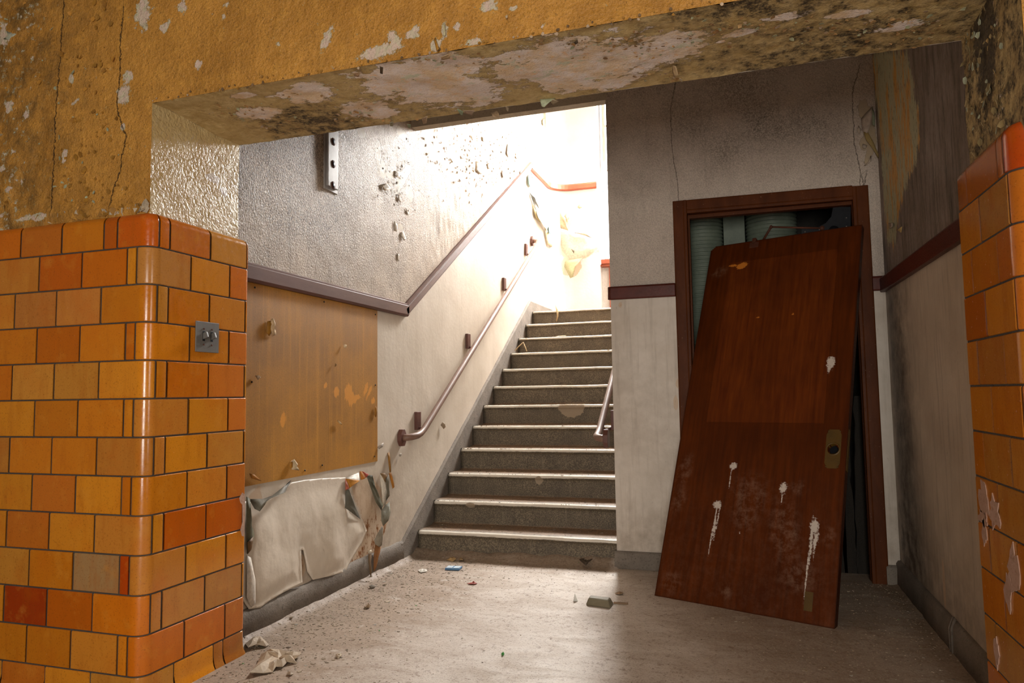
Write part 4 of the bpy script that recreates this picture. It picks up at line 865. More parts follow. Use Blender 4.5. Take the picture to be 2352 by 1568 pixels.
for x, y in ((585, 660), (744, 693), (862, 722), (862, 884), (860, 1048), (740, 1068), (578, 877), (700, 1080)):
    p = at(x, y, 0, XL+.007); MB().tube([p, p+[.0025, 0, 0]], .0045, 8).build('screw', MBLACK, BD, True)
rebase(BD, (XL, 3.2, .655))
# ------------------------------------------------------------------ loose paint
def flap(name, pts, offs, col, parent, ax=0, val=XL, sgn=1, mid=.006, lab=None, th=.0015, smooth=True):
    """a torn paint flap: surveyed outline, each corner standing off the wall by its own distance"""
    if not hasattr(offs, '__len__'): offs = [offs]*len(pts)
    R_ = [at(x, y, ax, val+sgn*o) for (x, y), o in zip(pts, offs)]; n = len(R_); c = np.mean(R_, axis=0); c[ax] += sgn*mid
    V = list(R_); M = [(a+b)/2 for a, b in zip(R_, R_[1:]+R_[:1])]
    inn = [(p*.5+c*.5) for p in R_]; 
    for q in inn: q[ax] += sgn*mid*.5
    V += inn+[c]; F = []
    for i in range(n):
        j = (i+1) % n; F += [(i, j, n+j, n+i), (n+i, n+j, 2*n)]
    cc = lin(col); rnd = random.Random(len(V)+int(R_[0][1]*1000)); cols = []
    for k in range(len(V)): q = rnd.uniform(.8, 1.15); cols.append((cc[0]*q, cc[1]*q, cc[2]*q, 1))
    o = mesh(name, V, F, MTINT, parent, smooth, cols=cols); m_ = o.modifiers.new('t', 'SOLIDIFY'); m_.thickness = th; m_.offset = 0
    if lab: o['label'] = lab
    return o
CRM = 'cdc2b4'
def sheet(name, pl, disp, res, parent, mat, ax=0, val=XL, attrs=None):
    i, j = [k for k in (0, 1, 2) if k != ax]; pg = [(at(x, y, ax, val)[i], at(x, y, ax, val)[j]) for x, y in pl]; a = np.array(pg)
    us, vs = lsp(a[:, 0].min(), a[:, 0].max(), res), lsp(a[:, 1].min(), a[:, 1].max(), res); nv = len(vs)
    U, Vv = np.meshgrid(us, vs, indexing='ij'); P2 = np.stack([U.ravel(), Vv.ravel()], 1)
    ii, jj = np.meshgrid(np.arange(len(us)-1), np.arange(nv-1), indexing='ij'); q = (ii*nv+jj).ravel(); Q = np.stack([q, q+nv, q+nv+1, q+1], 1)
    Q = Q[inside(P2[Q].mean(1), pg)]
    # snap the ragged rim onto the outline
    cnt = {}
    for f in Q:
        for a_, b_ in zip(f, np.roll(f, -1)): k = (min(a_, b_), max(a_, b_)); cnt[k] = cnt.get(k, 0)+1
    rim = sorted({v for k, c in cnt.items() if c == 1 for v in k}); E0 = np.array(pg); E1 = np.roll(E0, -1, axis=0)
    for v in rim:
        d = E1-E0; t = np.clip(((P2[v]-E0)*d).sum(1)/((d*d).sum(1)+1e-12), 0, 1); X = E0+t[:, None]*d; k = np.argmin(np.hypot(*(X-P2[v]).T)); P2[v] = X[k]
    used = np.unique(Q); mp = -np.ones(len(P2), int); mp[used] = np.arange(len(used)); P2 = P2[used]; Q = mp[Q]
    P = np.zeros((len(P2), 3)); P[:, i] = P2[:, 0]; P[:, j] = P2[:, 1]; P[:, ax] = val
    d0 = np.full(len(P), 9.)
    for e0, e1 in zip(E0, E1):
        d = e1-e0; t = np.clip(((P2-e0)@d)/(d@d+1e-12), 0, 1); d0 = np.minimum(d0, np.hypot(*(P2-e0-t[:, None]*d).T))
    At = {k: f(P) for k, f in (attrs or {}).items()}
    P[:, ax] += disp(P, d0); o = mesh(name, P, Q, mat, parent, True, At); m_ = o.modifiers.new('t', 'SOLIDIFY'); m_.thickness = .0016; m_.offset = 0
    return o
shp = [(548, 1152), (600, 1150), (638, 1136), (668, 1108), (700, 1102), (745, 1098), (793, 1096), (793, 1130), (800, 1172), (826, 1192), (836, 1218), (824, 1248), (803, 1282), (787, 1312), (750, 1322), (713, 1331), (700, 1312), (690, 1262), (684, 1262), (686, 1300), (688, 1338), (650, 1356), (612, 1378), (590, 1394), (565, 1398), (545, 1370), (545, 1280), (552, 1200)]
def bulge(P, d):
    y, z = P[:, 1], P[:, 2]; top = ss(z, .42, .6)
    b = fbm(P, (1, 3.6, 1.8), 2, 77); r = fbm(P, (1, 8, 3), 2, 12)
    return .0015+.0025*(1-top)+(.085*b*b+.012*r)*(1-top*.97)*(.3+.7*ss(d, 0, .09))*(.55+.45*ss(z, .12, .3))+.005*(1-ss(d, 0, .02))*(1-top)+.0045*(1-.8*top)*fbm(P, (1, 26, 16), 4, 4)
sh = sheet('loose_paint_sheet', shp, bulge, .0075, WL, MLL, attrs=dict(peel=lambda P: P[:, 0]*0-1, grime=lambda P: P[:, 0]*0))
sh['label'] = 'cream paint sheet bulging off the wall above the skirting'
FL = [  # outline, stand-off, colour
 ([(572, 1146), (600, 1147), (640, 1133), (669, 1102), (655, 1130), (622, 1144), (603, 1158), (597, 1174), (585, 1168), (578, 1156)], [.01, .03, .03, .008, .05, .06, .06, .06, .05, .03], '6b6657'),
 ([(566, 1140), (574, 1145), (577, 1180), (578, 1215), (584, 1228), (577, 1262), (567, 1272), (566, 1200)], .03, '5d5a42'),
 ([(568, 1245), (582, 1232), (577, 1262), (569, 1272)], .045, '6f4f28'),
 ([(567, 1275), (576, 1280), (586, 1330), (587, 1385), (577, 1395), (567, 1372)], .035, 'd3c8ba'),
 ([(793, 1098), (824, 1085), (826, 1104), (806, 1100)], [.01, .0, .03, .03], 'e6dfd4'),
 ([(794, 1099), (806, 1100), (827, 1103), (802, 1121)], [.012, .03, .04, .035], 'b97b22'),
 ([(793, 1098), (802, 1122), (793, 1126)], [.012, .045, .03], 'a8563c'),
 ([(793, 1125), (802, 1123), (812, 1150), (828, 1192), (812, 1180), (793, 1166)], [.02, .04, .04, .02, .04, .03], '5f5c50'),
 ([(826, 1082), (836, 1083), (842, 1090), (838, 1099), (829, 1102)], [.004, .01, .02, .03, .02], 'b8701f'),
 ([(832, 1082), (847, 1089), (841, 1097)], [.01, .03, .03], 'a0402e'),
 ([(842, 1092), (855, 1091), (858, 1112), (866, 1126), (880, 1160), (876, 1172), (864, 1154), (850, 1116)], [.02, .03, .045, .045, .03, .03, .045, .04], '5c5b48'),
 ([(872, 1088), (878, 1094), (886, 1112), (893, 1140), (884, 1161), (878, 1158), (876, 1120)], [.0, .015, .03, .03, .02, .02, .01], 'ddd3c2'),
 ([(873, 1087), (884, 1086), (889, 1092), (886, 1108), (880, 1098)], [.004, .02, .03, .03, .02], '8a6a44'),
 ([(886, 1100), (893, 1088), (893, 1120), (895, 1138), (886, 1150), (889, 1130)], .035, '6e6552'),
 ([(893, 1086), (898, 1084), (906, 1118), (902, 1122)], [.01, .01, .035, .035], 'b4741c'),
 ([(890, 1040), (894, 1038), (898, 1083), (895, 1085), (892, 1062)], [.004, .004, .02, .02, .012], '9a6a22'),
 ([(876, 1172), (884, 1160), (895, 1152), (897, 1176), (892, 1195), (880, 1208), (876, 1196)], [.03, .02, .04, .05, .05, .04, .04], '787463'),
 ([(877, 1208), (880, 1214), (879, 1238), (877, 1252), (864, 1262), (860, 1240), (868, 1224)], [.03, .04, .045, .04, .02, .02, .03], '8f8574'),
 ([(862, 1250), (876, 1246), (873, 1268), (868, 1282), (864, 1305), (858, 1312), (858, 1278)], [.02, .03, .035, .04, .04, .04, .02], '8c5a2c'),
 ([(846, 1264), (853, 1264), (850, 1290), (853, 1322), (851, 1325), (846, 1292)], [.02, .03, .04, .055, .055, .04], '6b5236'),
 ([(845, 1265), (853, 1262), (854, 1268), (847, 1271)], .035, 'c9b8a0'),
 # scratches and torn bits on the board
 ([(622, 733), (628, 730), (632, 742), (628, 752), (634, 768), (626, 772), (622, 756)], [.012, .02, .022, .02, .012, .014, .018], 'c4a47c'),
 ([(614, 738), (624, 735), (626, 760), (618, 772), (611, 762)], [.008, .012, .012, .01, .008], '9c6a14'),
 ([(586, 862), (594, 862), (599, 866), (592, 872)], [.01, .02, .02, .012], 'c3a78a'),
 ([(789, 791), (796, 792), (794, 799), (789, 797)], [.01, .02, .018, .012], 'd8c09a'),
 ([(770, 834), (773, 838), (769, 842)], .014, '8a6430'), ([(774, 964), (780, 968), (785, 975), (780, 973)], .014, 'd6bb8c'),
 ([(668, 1060), (676, 1054), (684, 1066), (680, 1074), (687, 1080), (670, 1078)], [.01, .02, .025, .02, .025, .014], 'c7b08c'),
 ([(664, 1062), (672, 1056), (672, 1078), (666, 1074)], .011, 'a9711a'),
 ([(573, 1087), (584, 1090), (600, 1104), (577, 1098)], .012, 'b5741a'),
 ([(862, 930), (866, 940), (863, 958), (860, 950)], .012, 'a9711a'),
 # curls on the cream paint beside the rail
 ([(866, 1027), (874, 1020), (881, 1016), (879, 1026), (871, 1031)], [.004, .012, .016, .02, .014], 'a3978a'),
 ([(1012, 976), (1017, 968), (1022, 972), (1024, 980), (1019, 985)], [.004, .014, .02, .02, .012], 'b09a80'),
 ([(916, 1044), (921, 1040), (922, 1045), (918, 1049)], .01, 'b5a898'),
 # upper wall
 ([(872, 425), (888, 420), (898, 432), (884, 438)], [.004, .02, .035, .02], 'b7aa9c'), ([(905, 392), (918, 396), (915, 408), (906, 404)], [.004, .02, .02, .006], 'c8bdae'),
 ([(915, 448), (922, 455), (920, 465), (914, 458)], .015, '7c6c58'), ([(932, 478), (938, 488), (939, 494), (934, 490)], .012, '5c5040'),
 ([(905, 508), (913, 516), (912, 532), (905, 530)], [.004, .02, .03, .01], 'a89a8a'), ([(918, 538), (926, 530), (933, 548), (928, 552), (922, 543)], [.01, .015, .035, .035, .02], '97896f'),
 ([(913, 582), (917, 584), (916, 600), (913, 597)], .012, '5e5242'),
 ([(1092, 370), (1112, 372), (1116, 392), (1104, 400), (1090, 392)], [.005, .03, .04, .03, .01], 'a98f78'), ([(1118, 376), (1128, 372), (1130, 386), (1120, 388)], [.01, .03, .03, .01], '968470'),
 ([(1108, 316), (1116, 318), (1114, 326), (1108, 324)], .015, 'a8764a'), ([(1166, 330), (1172, 335), (1168, 362), (1163, 352)], .02, 'a18a5a'), ([(1152, 396), (1156, 388), (1160, 404), (1155, 408)], .02, '8f8674'),
 ([(1185, 352), (1190, 350), (1189, 366), (1184, 362)], .02, '9b9284'), ([(1192, 395), (1210, 383), (1213, 388), (1196, 400)], .02, '9d8d7c'), ([(1246, 275), (1251, 270), (1250, 290), (1246, 284)], .015, '9c8a5c'),
 # landing end of the left wall
 ([(1213, 402), (1220, 394), (1222, 414), (1224, 426), (1218, 431), (1213, 422)], .02, '9dbab4'), ([(1219, 393), (1224, 402), (1225, 412), (1221, 408)], .025, '5c6a62'),
 ([(1216, 440), (1222, 448), (1238, 462), (1255, 485), (1266, 522), (1260, 534), (1248, 518), (1236, 500), (1226, 470)], [.0, .03, .04, .06, .05, .03, .05, .04, .02], 'd9dedb'),
 ([(1222, 470), (1232, 485), (1240, 504), (1250, 518), (1243, 512), (1230, 500)], [.02, .03, .03, .03, .02, .02], 'b3a06c'), ([(1261, 516), (1268, 526), (1267, 538), (1260, 535)], .05, '8fb0ae'),
 ([(1250, 520), (1258, 530), (1270, 556), (1268, 568), (1258, 562), (1254, 545)], [.02, .04, .04, .03, .02, .02], 'cfc2a0'), ([(1270, 570), (1275, 590), (1283, 606), (1280, 612), (1272, 596)], .02, 'd8c8a8')]
for pts, of, col in FL:
    up_ = pts[0][1] < 640 and pts[0][0] < 1211; sc_f = .35 if up_ else 1
    flap('paint_flap', pts, [q*sc_f for q in of] if hasattr(of, '__len__') else of*sc_f, 'd0c0ac' if up_ else col, WL, mid=.002 if up_ else .006)
FB = [([(1270, 455), (1276, 478), (1284, 488), (1286, 480), (1292, 494), (1299, 500), (1301, 520), (1306, 530), (1296, 532), (1274, 522)], [0, .01, .02, .02, .03, .04, .04, .03, .03, .01], 'b5a383'),
 ([(1280, 522), (1306, 530), (1318, 537), (1350, 535), (1360, 546), (1372, 562), (1362, 580), (1345, 592), (1310, 594), (1292, 576), (1282, 550)], [.02, .05, .06, .06, .06, .05, .06, .05, .04, .03, .02], 'e2d8c4'),
 ([(1318, 534), (1346, 534), (1362, 548), (1344, 541)], .075, 'a3937a'), ([(1311, 571), (1320, 575), (1318, 582)], .07, '6a5c48'),
 ([(1298, 600), (1312, 596), (1338, 592), (1322, 612), (1316, 636), (1310, 639), (1296, 612)], [.03, .03, .05, .06, .07, .07, .04], 'a6a078'),
 ([(1326, 476), (1334, 462), (1337, 477), (1330, 479)], .03, 'b3aa88'), ([(1263, 674), (1270, 690), (1280, 708), (1283, 712), (1276, 708)], .03, '6b5a3c')]
for pts, of, col in FB: flap('paint_flap', pts, of, col, WL, 1, YLB-.02, -1)
FD_ = [([(1978, 272), (1990, 258), (2004, 244), (2006, 258), (2000, 286), (1992, 306), (1980, 300)], [.004, .01, .03, .03, .03, .02, .01], 'b5a79a'), ([(2003, 245), (2009, 262), (2010, 290), (2004, 286)], .03, '8f9a82'),
 ([(1983, 303), (1992, 300), (2006, 326), (2019, 356), (2018, 365), (2004, 340), (1990, 322)], [.01, .02, .02, .02, .02, .02, .02], 'a8925c'), ([(1984, 381), (1996, 370), (2001, 356), (2001, 370), (1992, 378)], [.01, .02, .02, .02, .02], 'b9aa9a'),
 ([(1972, 288), (1978, 298), (1974, 308), (1969, 300)], .012, 'b3a596'), ([(1982, 330), (1992, 334), (1988, 342), (1980, 338)], .012, 'ad9f90')]
for pts, of, col in FD_: flap('paint_flap', pts, of, col, WB, 1, YD, -1, .003)
for pts, of, col in [([(2041, 512), (2050, 512), (2050, 520), (2044, 526)], .01, 'a08f80'), ([(2060, 528), (2072, 520), (2070, 534), (2064, 530)], .02, 'b59a60')]: flap('paint_flap', pts, of, col, WR, 0, XW, -1, .003)
# hanging flakes along the edges of the lintel
FS = [([(1240, 228), (1276, 226), (1262, 234), (1250, 246), (1244, 244)], [0, 0, .02, .03, .03], 'b5bd9c'), ([(1268, 228), (1284, 232), (1270, 240), (1266, 236)], .02, 'b1a184'), ([(1128, 260), (1142, 254), (1146, 262), (1147, 272), (1132, 268)], [.0, 0, .03, .05, .05], 'a48a6c'),
 ([(1050, 250), (1064, 256), (1062, 265), (1056, 262)], .015, '9fb194'), ([(1064, 254), (1090, 254), (1084, 264), (1068, 260)], .01, 'b39a84'), ([(968, 272), (982, 266), (980, 282), (972, 284)], .015, 'b0977a'), ([(895, 282), (904, 280), (902, 290), (896, 289)], .02, '8f8a70'),
 ([(935, 285), (944, 286), (942, 294), (937, 293)], .02, '8a9478'), ([(1161, 244), (1168, 248), (1167, 256), (1163, 253)], .02, 'a8977c'), ([(1560, 180), (1566, 182), (1568, 190), (1563, 186)], .02, 'c0ae90'), ([(1545, 150), (1552, 152), (1558, 172), (1550, 178), (1544, 164)], [.0, .01, .03, .03, .01], 'b19670'),
 ([(1318, 98), (1326, 90), (1328, 98), (1322, 102)], .02, '5a4a36'), ([(872, 152), (880, 155), (879, 170), (873, 168)], .03, '5c4a32'), ([(1012, 132), (1035, 122), (1033, 134), (1015, 138)], .012, 'c0a37c'), ([(812, 168), (828, 166), (824, 176), (814, 175)], .015, 'bd9c78')]
for pts, of, col in FS: flap('paint_flap', pts, of, col, WF, 2, ZS, -1, -.002)
for pts, of, col in [([(38, 78), (22, 92), (8, 90), (18, 84), (16, 72)], .01, 'a8aa96'), ([(997, 92), (1000, 86), (1008, 112), (1003, 118)], [.0, .0, .02, .02], 'b58028'), ([(1017, 56), (1021, 52), (1023, 80), (1019, 84)], .012, 'b8b08c'), ([(1160, 38), (1166, 33), (1166, 40), (1163, 43)], .015, 'c8b494')]: flap('paint_flap', pts, of, col, WF, 1, YF, -1, .002)
# thick curled blisters on the mustard wall (left) and along the tile coping
def curls(name, parent, spots, ax, val, sgn, seed, mat=MTINT, lf=1.):
    rnd = random.Random(seed); b = MB()
    for u, w, s, col, off in spots:
        n = rnd.choice((5, 6, 7)); an = rnd.uniform(0, 6.28); pts = []
        for k in range(n): t = an+2*math.pi*k/n; r = s*rnd.uniform(.6, 1.15); pts.append((r*math.cos(t), r*math.sin(t)))
        cu = rnd.uniform(.1, .3)*s*lf; tdir = rnd.uniform(0, 6.28); V = []
        for a, c in pts+[(p[0]*.5, p[1]*.5) for p in pts]+[(0, 0)]:
            lift = off+cu*((a*math.cos(tdir)+c*math.sin(tdir))/s+.6)**2+.0008
            q = [0, 0, 0]; i, j = [k for k in (0, 1, 2) if k != ax]; q[i] = u+a; q[j] = w+c; q[ax] = val+sgn*lift; V.append(q)
        F = []
        for k in range(n): j2 = (k+1) % n; F += [(k, j2, n+j2, n+k), (n+k, n+j2, 2*n)]
        c0 = lin(col); q = rnd.uniform(.75, 1.15); b.add(V, F, (c0[0]*q, c0[1]*q, c0[2]*q))
    o = b.build(name, mat, parent, False); m_ = o.modifiers.new('t', 'SOLIDIFY'); m_.thickness = .0008; m_.offset = 0; o['kind'] = 'stuff'; return o
rn = random.Random(3); sp = []
for _ in range(420):
    x = -rn.uniform(2.2, 2.95)-.0; x = max(-3., min(-2.12, x+rn.gauss(0, .05))); z = rn.uniform(1.74, 2.75)
    if rn.random() < .4: z = 1.74+abs(rn.gauss(0, .12))
    sp.append((x, z, rn.uniform(.003, .013)*(1.5 if x < -2.7 else 1), rn.choice(('a0701f', 'a0701f', '8f6118', 'a8ab8c', 'b27c2a', 'b27c2a', 'a0701f')), .001))
for _ in range(110):
    sp.append((rn.uniform(-3., -2.02), 1.722+abs(rn.gauss(0, .012)), rn.uniform(.007, .02), rn.choice(('a0701f', '96681c', 'b9a890', 'ad7a28')), .003))
curls('blistered_paint', WF, sp, 1, YF-.002, -1, 5)
sp = []
for px, py, n_, sx_, sy_ in ((560, 250, 40, 60, 22), (640, 280, 26, 60, 16), (820, 262, 36, 40, 18), (700, 210, 16, 90, 12), (1450, 100, 60, 120, 30), (1700, 60, 50, 160, 25), (1900, 60, 50, 160, 30), (2080, 60, 50, 100, 36), (1000, 130, 30, 160, 10), (1300, 90, 20, 120, 12), (900, 275, 20, 70, 8), (1500, 170, 20, 60, 10)):
    for _ in range(n_):
        p = at(px+rn.gauss(0, sx_*.6), py+rn.gauss(0, sy_*.6), 2, ZS)
        if XJ+.02 < p[0] < XJR-.02 and YF+.01 < p[1] < YB-.01: sp.append((p[0], p[1], rn.uniform(.002, .009), rn.choice(('b98f5a', 'c09a66', 'b39a80', 'a3a584', '8c6a42', '9c7444')), .003))
curls('soffit_flakes', WF, sp, 2, ZS-.002, -1, 6)
sp = [(rn.uniform(XJ, XJR), rn.gauss(ZS+.004, .006), rn.uniform(.002, .007), rn.choice(('9a6d24', '9a6d24', '6f5434', 'b39a80')), .001) for _ in range(110)]; curls('lintel_edge_flakes', WF, [(a, b, c, d, e) for a, b, c, d, e in sp], 1, YF-.002, -1, 8)
sp = []
for _ in range(520):
    x, y = rn.gauss(1120, 75), rn.gauss(345, 60)
    if not (960 < x < 1300 and 240 < y < 640): continue
    p = at(x, y, 0, XL)
    if p[2] < float(dado(p[1]))+.08: continue
    sp.append((p[1], p[2], rn.uniform(.005, .016), rn.choice(('cdbfae', 'd6cabb', 'cab798', 'bfa88c', 'dcd4ca')), .001))
for _ in range(60): p = at(rn.gauss(910, 26), rn.gauss(410, 45), 0, XL); sp.append((p[1], p[2], rn.uniform(.004, .011), rn.choice(('b7aa9c', 'c8bdae', 'a39584')), .003))
curls('peeling_flakes', WL, sp, 0, XL+.002, 1, 9)
sp = [(rn.uniform(YF+.1, YB-.01), rn.uniform(1.72, 2.11), rn.uniform(.004, .014), rn.choice(('8a7a50', 'a08a5c', 'a7ae94', '8f7440')), .003) for _ in range(90)]; curls('reveal_flakes', WF, sp, 0, XJR-.003, -1, 10)
# ------------------------------------------------------------------ litter
def fz(x, y): return float(floor_disp(np.array([[x, y, 0.]]))[0])
def chips(name, spots, label, cat, zf):
    rnd = random.Random(12); b = MB()
    for x, y, s, col in spots:
        n = rnd.choice((3, 4, 5)); an = rnd.uniform(0, 6.28); z = zf(x, y); t1, t2 = rnd.uniform(-.2, .2), rnd.uniform(-.2, .2); h = rnd.uniform(.0006, .0014)+s*.04; V = []
        as_ = rnd.uniform(.35, 1)
        for k in range(n):
            t = an+2*math.pi*k/n; r = s*rnd.uniform(.6, 1.2); a, c = r*math.cos(t), r*math.sin(t)*as_; V.append((x+a, y+c, z+h+abs(t1*a+t2*c)))
        V += [(v[0]*.98+x*.02, v[1]*.98+y*.02, z-.001) for v in V[:n]]
        c0 = lin(col); q = rnd.uniform(.7, 1.15)
        b.add(V, [tuple(range(n))]+[(k, n+k, n+(k+1) % n, (k+1) % n) for k in range(n)], (c0[0]*q, c0[1]*q, c0[2]*q))
    return tag(b.build(name, MTINT), label, cat, kind='stuff')
cols_ = ('a3927c', '8d7a64', '7b6a58', '8a7860', 'b8aa98', '8d7a64', 'b0a088', '6c5c4a')
sp = []
while len(sp) < 6500:
    x, y = rn.uniform(XL+.02, XW-.02), rn.uniform(.9, YS)
    w = floor_dirt(np.array([[x, y, 0]]))[0]*.45+.05+.9*math.exp(-((x-XL)/.28)**2)+(.8*math.exp(-((YS-y)/.12)**2) if x < XC else .3*math.exp(-((YD-y)/.2)**2))+.3*math.exp(-((XW-x)/.16)**2)
    if y < YT1+.03 and (x < XT+.03 or x > XR-.03): continue
    if rn.random() < w: sp.append((x, y, min(.012, .0013+rn.expovariate(650))*(1.25 if x < -1.5 else .8), 'a8a49a' if rn.random() < .04 else ('3f8f3c' if rn.random() < .006 else rn.choice(cols_))))
chips('floor_litter', sp, 'paint chips and grit scattered over the concrete floor', 'debris', fz)
sp = []
while len(sp) < 1500:
    k = rn.randrange(12); x = XC-rn.random()**1.6*(XC-XL-.05) if rn.random() < .4 else XL+.05+rn.random()**1.5*(XC-XL-.1); y = YS+k*TR+TR*(1-rn.random()**2*.85)+.01
    if k == 11 and y > YS+12*TR: continue
    sp.append((x, y, min(.012, .0015+rn.expovariate(500)), rn.choice(cols_)))
chips('stair_litter', sp, 'small paint chips and dust lying on the stair treads', 'debris', lambda x, y: (int((y-YS)/TR)+1)*RS+.001)
def scrap(name, label, cat, pl, col, z0=0., lift=.008, group=None, seed=1, ax=2, fine=.008, mid=.006):
    pg = [at(x, y, 2, z0)[:2] if z0 == 0 else np.array([at(x, y, 1, YS+9*TR+.07)[0], YS+9*TR+.07+(773-y)*.012]) for x, y in pl]; c = np.mean(pg, axis=0); rnd = random.Random(seed)
    n = len(pg); V = []
    for sc_, up in ((1, 0), (.66, 1), (.33, 1)):
        for p in pg: q = c+(p-c)*sc_; V.append((q[0]-c[0], q[1]-c[1], .002+rnd.random()*lift+up*mid*rnd.random()))
    V.append((0, 0, mid)); F = []
    for r_ in (0, 1):
        for k in range(n): j = (k+1) % n; F.append((r_*n+k, r_*n+j, r_*n+n+j, r_*n+n+k))
    for k in range(n): F.append((2*n+k, 2*n+(k+1) % n, 3*n))
    cc = lin(col); cols = [(cc[0]*q, cc[1]*q, cc[2]*q, 1) for q in (rnd.uniform(.82, 1.1) for _ in V)]
    o = mesh(name, V, F, MTINT, None, False, cols=cols); m_ = o.modifiers.new('t', 'SOLIDIFY'); m_.thickness = .0025; m_.offset = 1
    o.location = (c[0], c[1], z0+(fz(*c) if z0 == 0 else .0)); return tag(o, label, cat, group)
scrap('paint_sheet', 'large crumpled cream paint sheet on the floor nearest the camera at left', 'paint scrap', [(574, 1556), (590, 1526), (600, 1512), (622, 1511), (612, 1502), (640, 1499), (668, 1503), (692, 1508), (688, 1516), (676, 1520), (682, 1524), (660, 1526), (650, 1536), (634, 1538), (626, 1546), (604, 1550)], 'b5a188', lift=.02, mid=.02, seed=2)
scrap('paint_sheet', 'crumpled tan paint scrap tucked against the foot of the orange tiled pier', 'paint scrap', [(563, 1482), (580, 1474), (600, 1470), (618, 1482), (612, 1488), (590, 1490), (570, 1496)], 'a3907a', lift=.018, mid=.016, seed=3)
scrap('paint_scrap', 'thin flat tan scrap beside the large crumpled paint sheet', 'paint scrap', [(658, 1550), (666, 1544), (674, 1548), (668, 1554)], 'ad9b85', seed=4)
scrap('paint_scrap', 'pale pointed flake right of the large crumpled paint sheet', 'paint scrap', [(770, 1508), (784, 1502), (786, 1508), (776, 1513)], 'b8a68e', seed=5)
scrap('paint_scrap', 'flat white flake on the floor left of the blue packet', 'paint scrap', [(960, 1312), (970, 1308), (982, 1310), (980, 1314), (966, 1316)], 'cfc8bc', seed=6)
scrap('paint_scrap', 'triangular tan flake against the bottom riser above the blue packet', 'paint scrap', [(1026, 1288), (1038, 1281), (1048, 1287), (1040, 1290)], 'c2a06c', seed=7, lift=.014)
scrap('paint_scrap', 'square tan flake against the bottom riser right of the triangular one', 'paint scrap', [(1054, 1286), (1058, 1282), (1066, 1284), (1064, 1290), (1056, 1290)], 'b39468', seed=8, lift=.012)
scrap('paint_scrap', 'dark torn scrap at the right end of the bottom riser', 'paint scrap', [(1330, 1297), (1340, 1293), (1350, 1299), (1364, 1298), (1352, 1304), (1346, 1308)], '4d3e30', seed=9, lift=.02)
scrap('paint_scrap', 'brown flake on the floor left of the door near the wall corner', 'paint scrap', [(1412, 1364), (1424, 1360), (1432, 1364), (1424, 1367)], '9b8062', seed=10)
scrap('paint_scrap', 'curled brown scrap on the left side of the floor below the torn wall', 'paint scrap', [(836, 1396), (846, 1391), (852, 1394), (848, 1398), (840, 1399)], '8f7558', seed=11, lift=.014)
scrap('red_scrap', 'small dull red plastic scrap in the middle of the floor', 'scrap', [(1073, 1342), (1084, 1340), (1092, 1338), (1096, 1341), (1090, 1344), (1080, 1343)], '9c3f30', seed=12)
scrap('green_glass_bit', 'bright green bit of glass in the foreground floor', 'scrap', [(1151, 1504), (1155, 1500), (1159, 1503), (1155, 1507)], '2f9a3a', seed=13)
for zz, pl, lb, cl in ((10*RS+.004, [(1276, 773), (1284, 770), (1296, 769), (1300, 772)], 'pale curled paint flake on the third tread from the top', 'cdb99a'),):
    scrap('paint_scrap', lb, 'paint scrap', pl, cl, zz, .01, seed=14)
p0, p1, p2 = at(1182, 805, 1, YS+8*TR+.06), at(1202, 786, 1, YS+8*TR+.08), at(1210, 806, 1, YS+8*TR+.06)
tag(MB().tube([p0, (p0+p1)/2+[0, 0, .004], p1, (p1*2+p2)/3, p2], .005, 6).build('bent_strip', mat_paint('pale_strip', 'c9b08a', 'b39a74', .7), None, True), 'bent tan paint strip standing at left end of an upper tread', 'paint strip')
p0 = at(1263, 676, 1, YS+11*TR+.3); pts = [at(1276, 700, 1, YS+11*TR+.05), at(1280, 712, 1, YS+11*TR-.005), at(1281, 725, 1, YS+11*TR-.012), at(1278, 738, 1, YS+11*TR-.02)]
tag(MB().tube(pts, [.006, .011, .009, .004], 6).build('paint_strip', mat_paint('hanging_strip', 'c8b088', 'ab8f64', .7), None, True), 'narrow tan strip hanging over the top riser', 'paint strip')
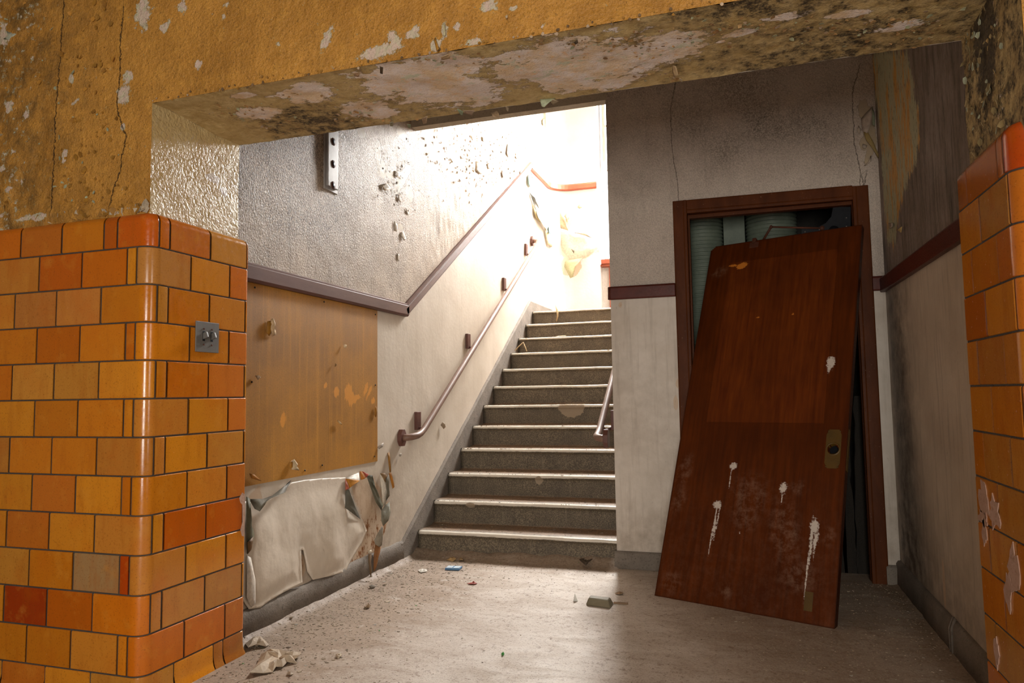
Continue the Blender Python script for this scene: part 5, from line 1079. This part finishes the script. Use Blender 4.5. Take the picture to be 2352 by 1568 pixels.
# folded blue and white packet
c0 = at(1042, 1307, 2, 0); PK = thing('packet', 'small blue and white packet lying near the bottom step', 'packet', (c0[0], c0[1], fz(c0[0], c0[1])+.001))
for nm, bx_, mt_ in (('wrapper', (-.045, .045, -.032, .032, 0, .012), mat_paint('packet_blue', '4a6f96', '5c82a6', .35)), ('white_label', (-.04, -.004, -.026, .026, .0125, .0135), mat_paint('packet_white', 'c9d6de', 'b5c6d2', .35)), ('white_label', (.004, .04, -.026, .026, .0125, .0135), mat_paint('packet_white', 'c9d6de', 'b5c6d2', .35))):
    MB().box(*bx_).build(nm, mt_, PK, bevel=.002)
PK.rotation_euler = (0, 0, .1)
# olive moulded block
pt = [at(x, y, 2, 0) for x, y in ((1345, 1390), (1402, 1398), (1410, 1387), (1352, 1380))]; c0 = np.mean(pt, axis=0)
V = [(*(p[:2]-c0[:2]), 0) for p in pt]+[((p-c0)[0]*.78, (p-c0)[1]*.6, .034) for p in pt]
bl = mesh('olive_block', V, [(3, 2, 1, 0), (4, 5, 6, 7)]+[(i, (i+1) % 4, 4+(i+1) % 4, 4+i) for i in range(4)], mat_paint('olive_plastic', '6f6650', '7d745e', .55)); bl.location = (c0[0], c0[1], fz(c0[0], c0[1])+.001)
bl.modifiers.new('bevel', 'BEVEL').width = .004; tag(bl, 'olive grey block with sloping sides on the floor left of the fallen door', 'block')
c0 = at(1426, 1387, 2, 0); st = MB().box(-.035, .035, -.006, .006, 0, .008).build('wood_stick', mat_paint('old_wood', '8c7258', '6f5840', .8), None, bevel=.001); st.location = (c0[0], c0[1], fz(c0[0], c0[1])); tag(st, 'short flat wood stick just right of the olive block', 'stick')
c0 = at(1322, 1381, 2, 0); sd = mesh('white_shard', [(-.012, 0, 0), (.012, .003, 0), (-.004, .002, .04), (.0, .012, 0)], [(0, 1, 2), (1, 3, 2), (3, 0, 2), (0, 3, 1)], mat_paint('white_shard', 'd8d6d0', 'cfccc5', .4)); sd.location = (c0[0], c0[1], fz(c0[0], c0[1])); tag(sd, 'tiny upright white shard left of the olive block', 'shard')
c0 = at(855, 1350, 2, 0); bm = bmesh.new(); bmesh.ops.create_icosphere(bm, subdivisions=2, radius=.017)
for v in bm.verts: v.co *= random.uniform(.8, 1.15); v.co.z = v.co.z*.6+.008
me = bpy.data.meshes.new('plaster_lump'); bm.to_mesh(me); bm.free(); pl_ = link('plaster_lump', me, MCON); pl_.location = (c0[0], c0[1], fz(c0[0], c0[1])); tag(pl_, 'small plaster lump on the floor under the torn wall', 'rubble')

for o in bpy.data.objects:
    if o.get('category') == 'paint scrap': o['group'] = 'fallen paint scraps'
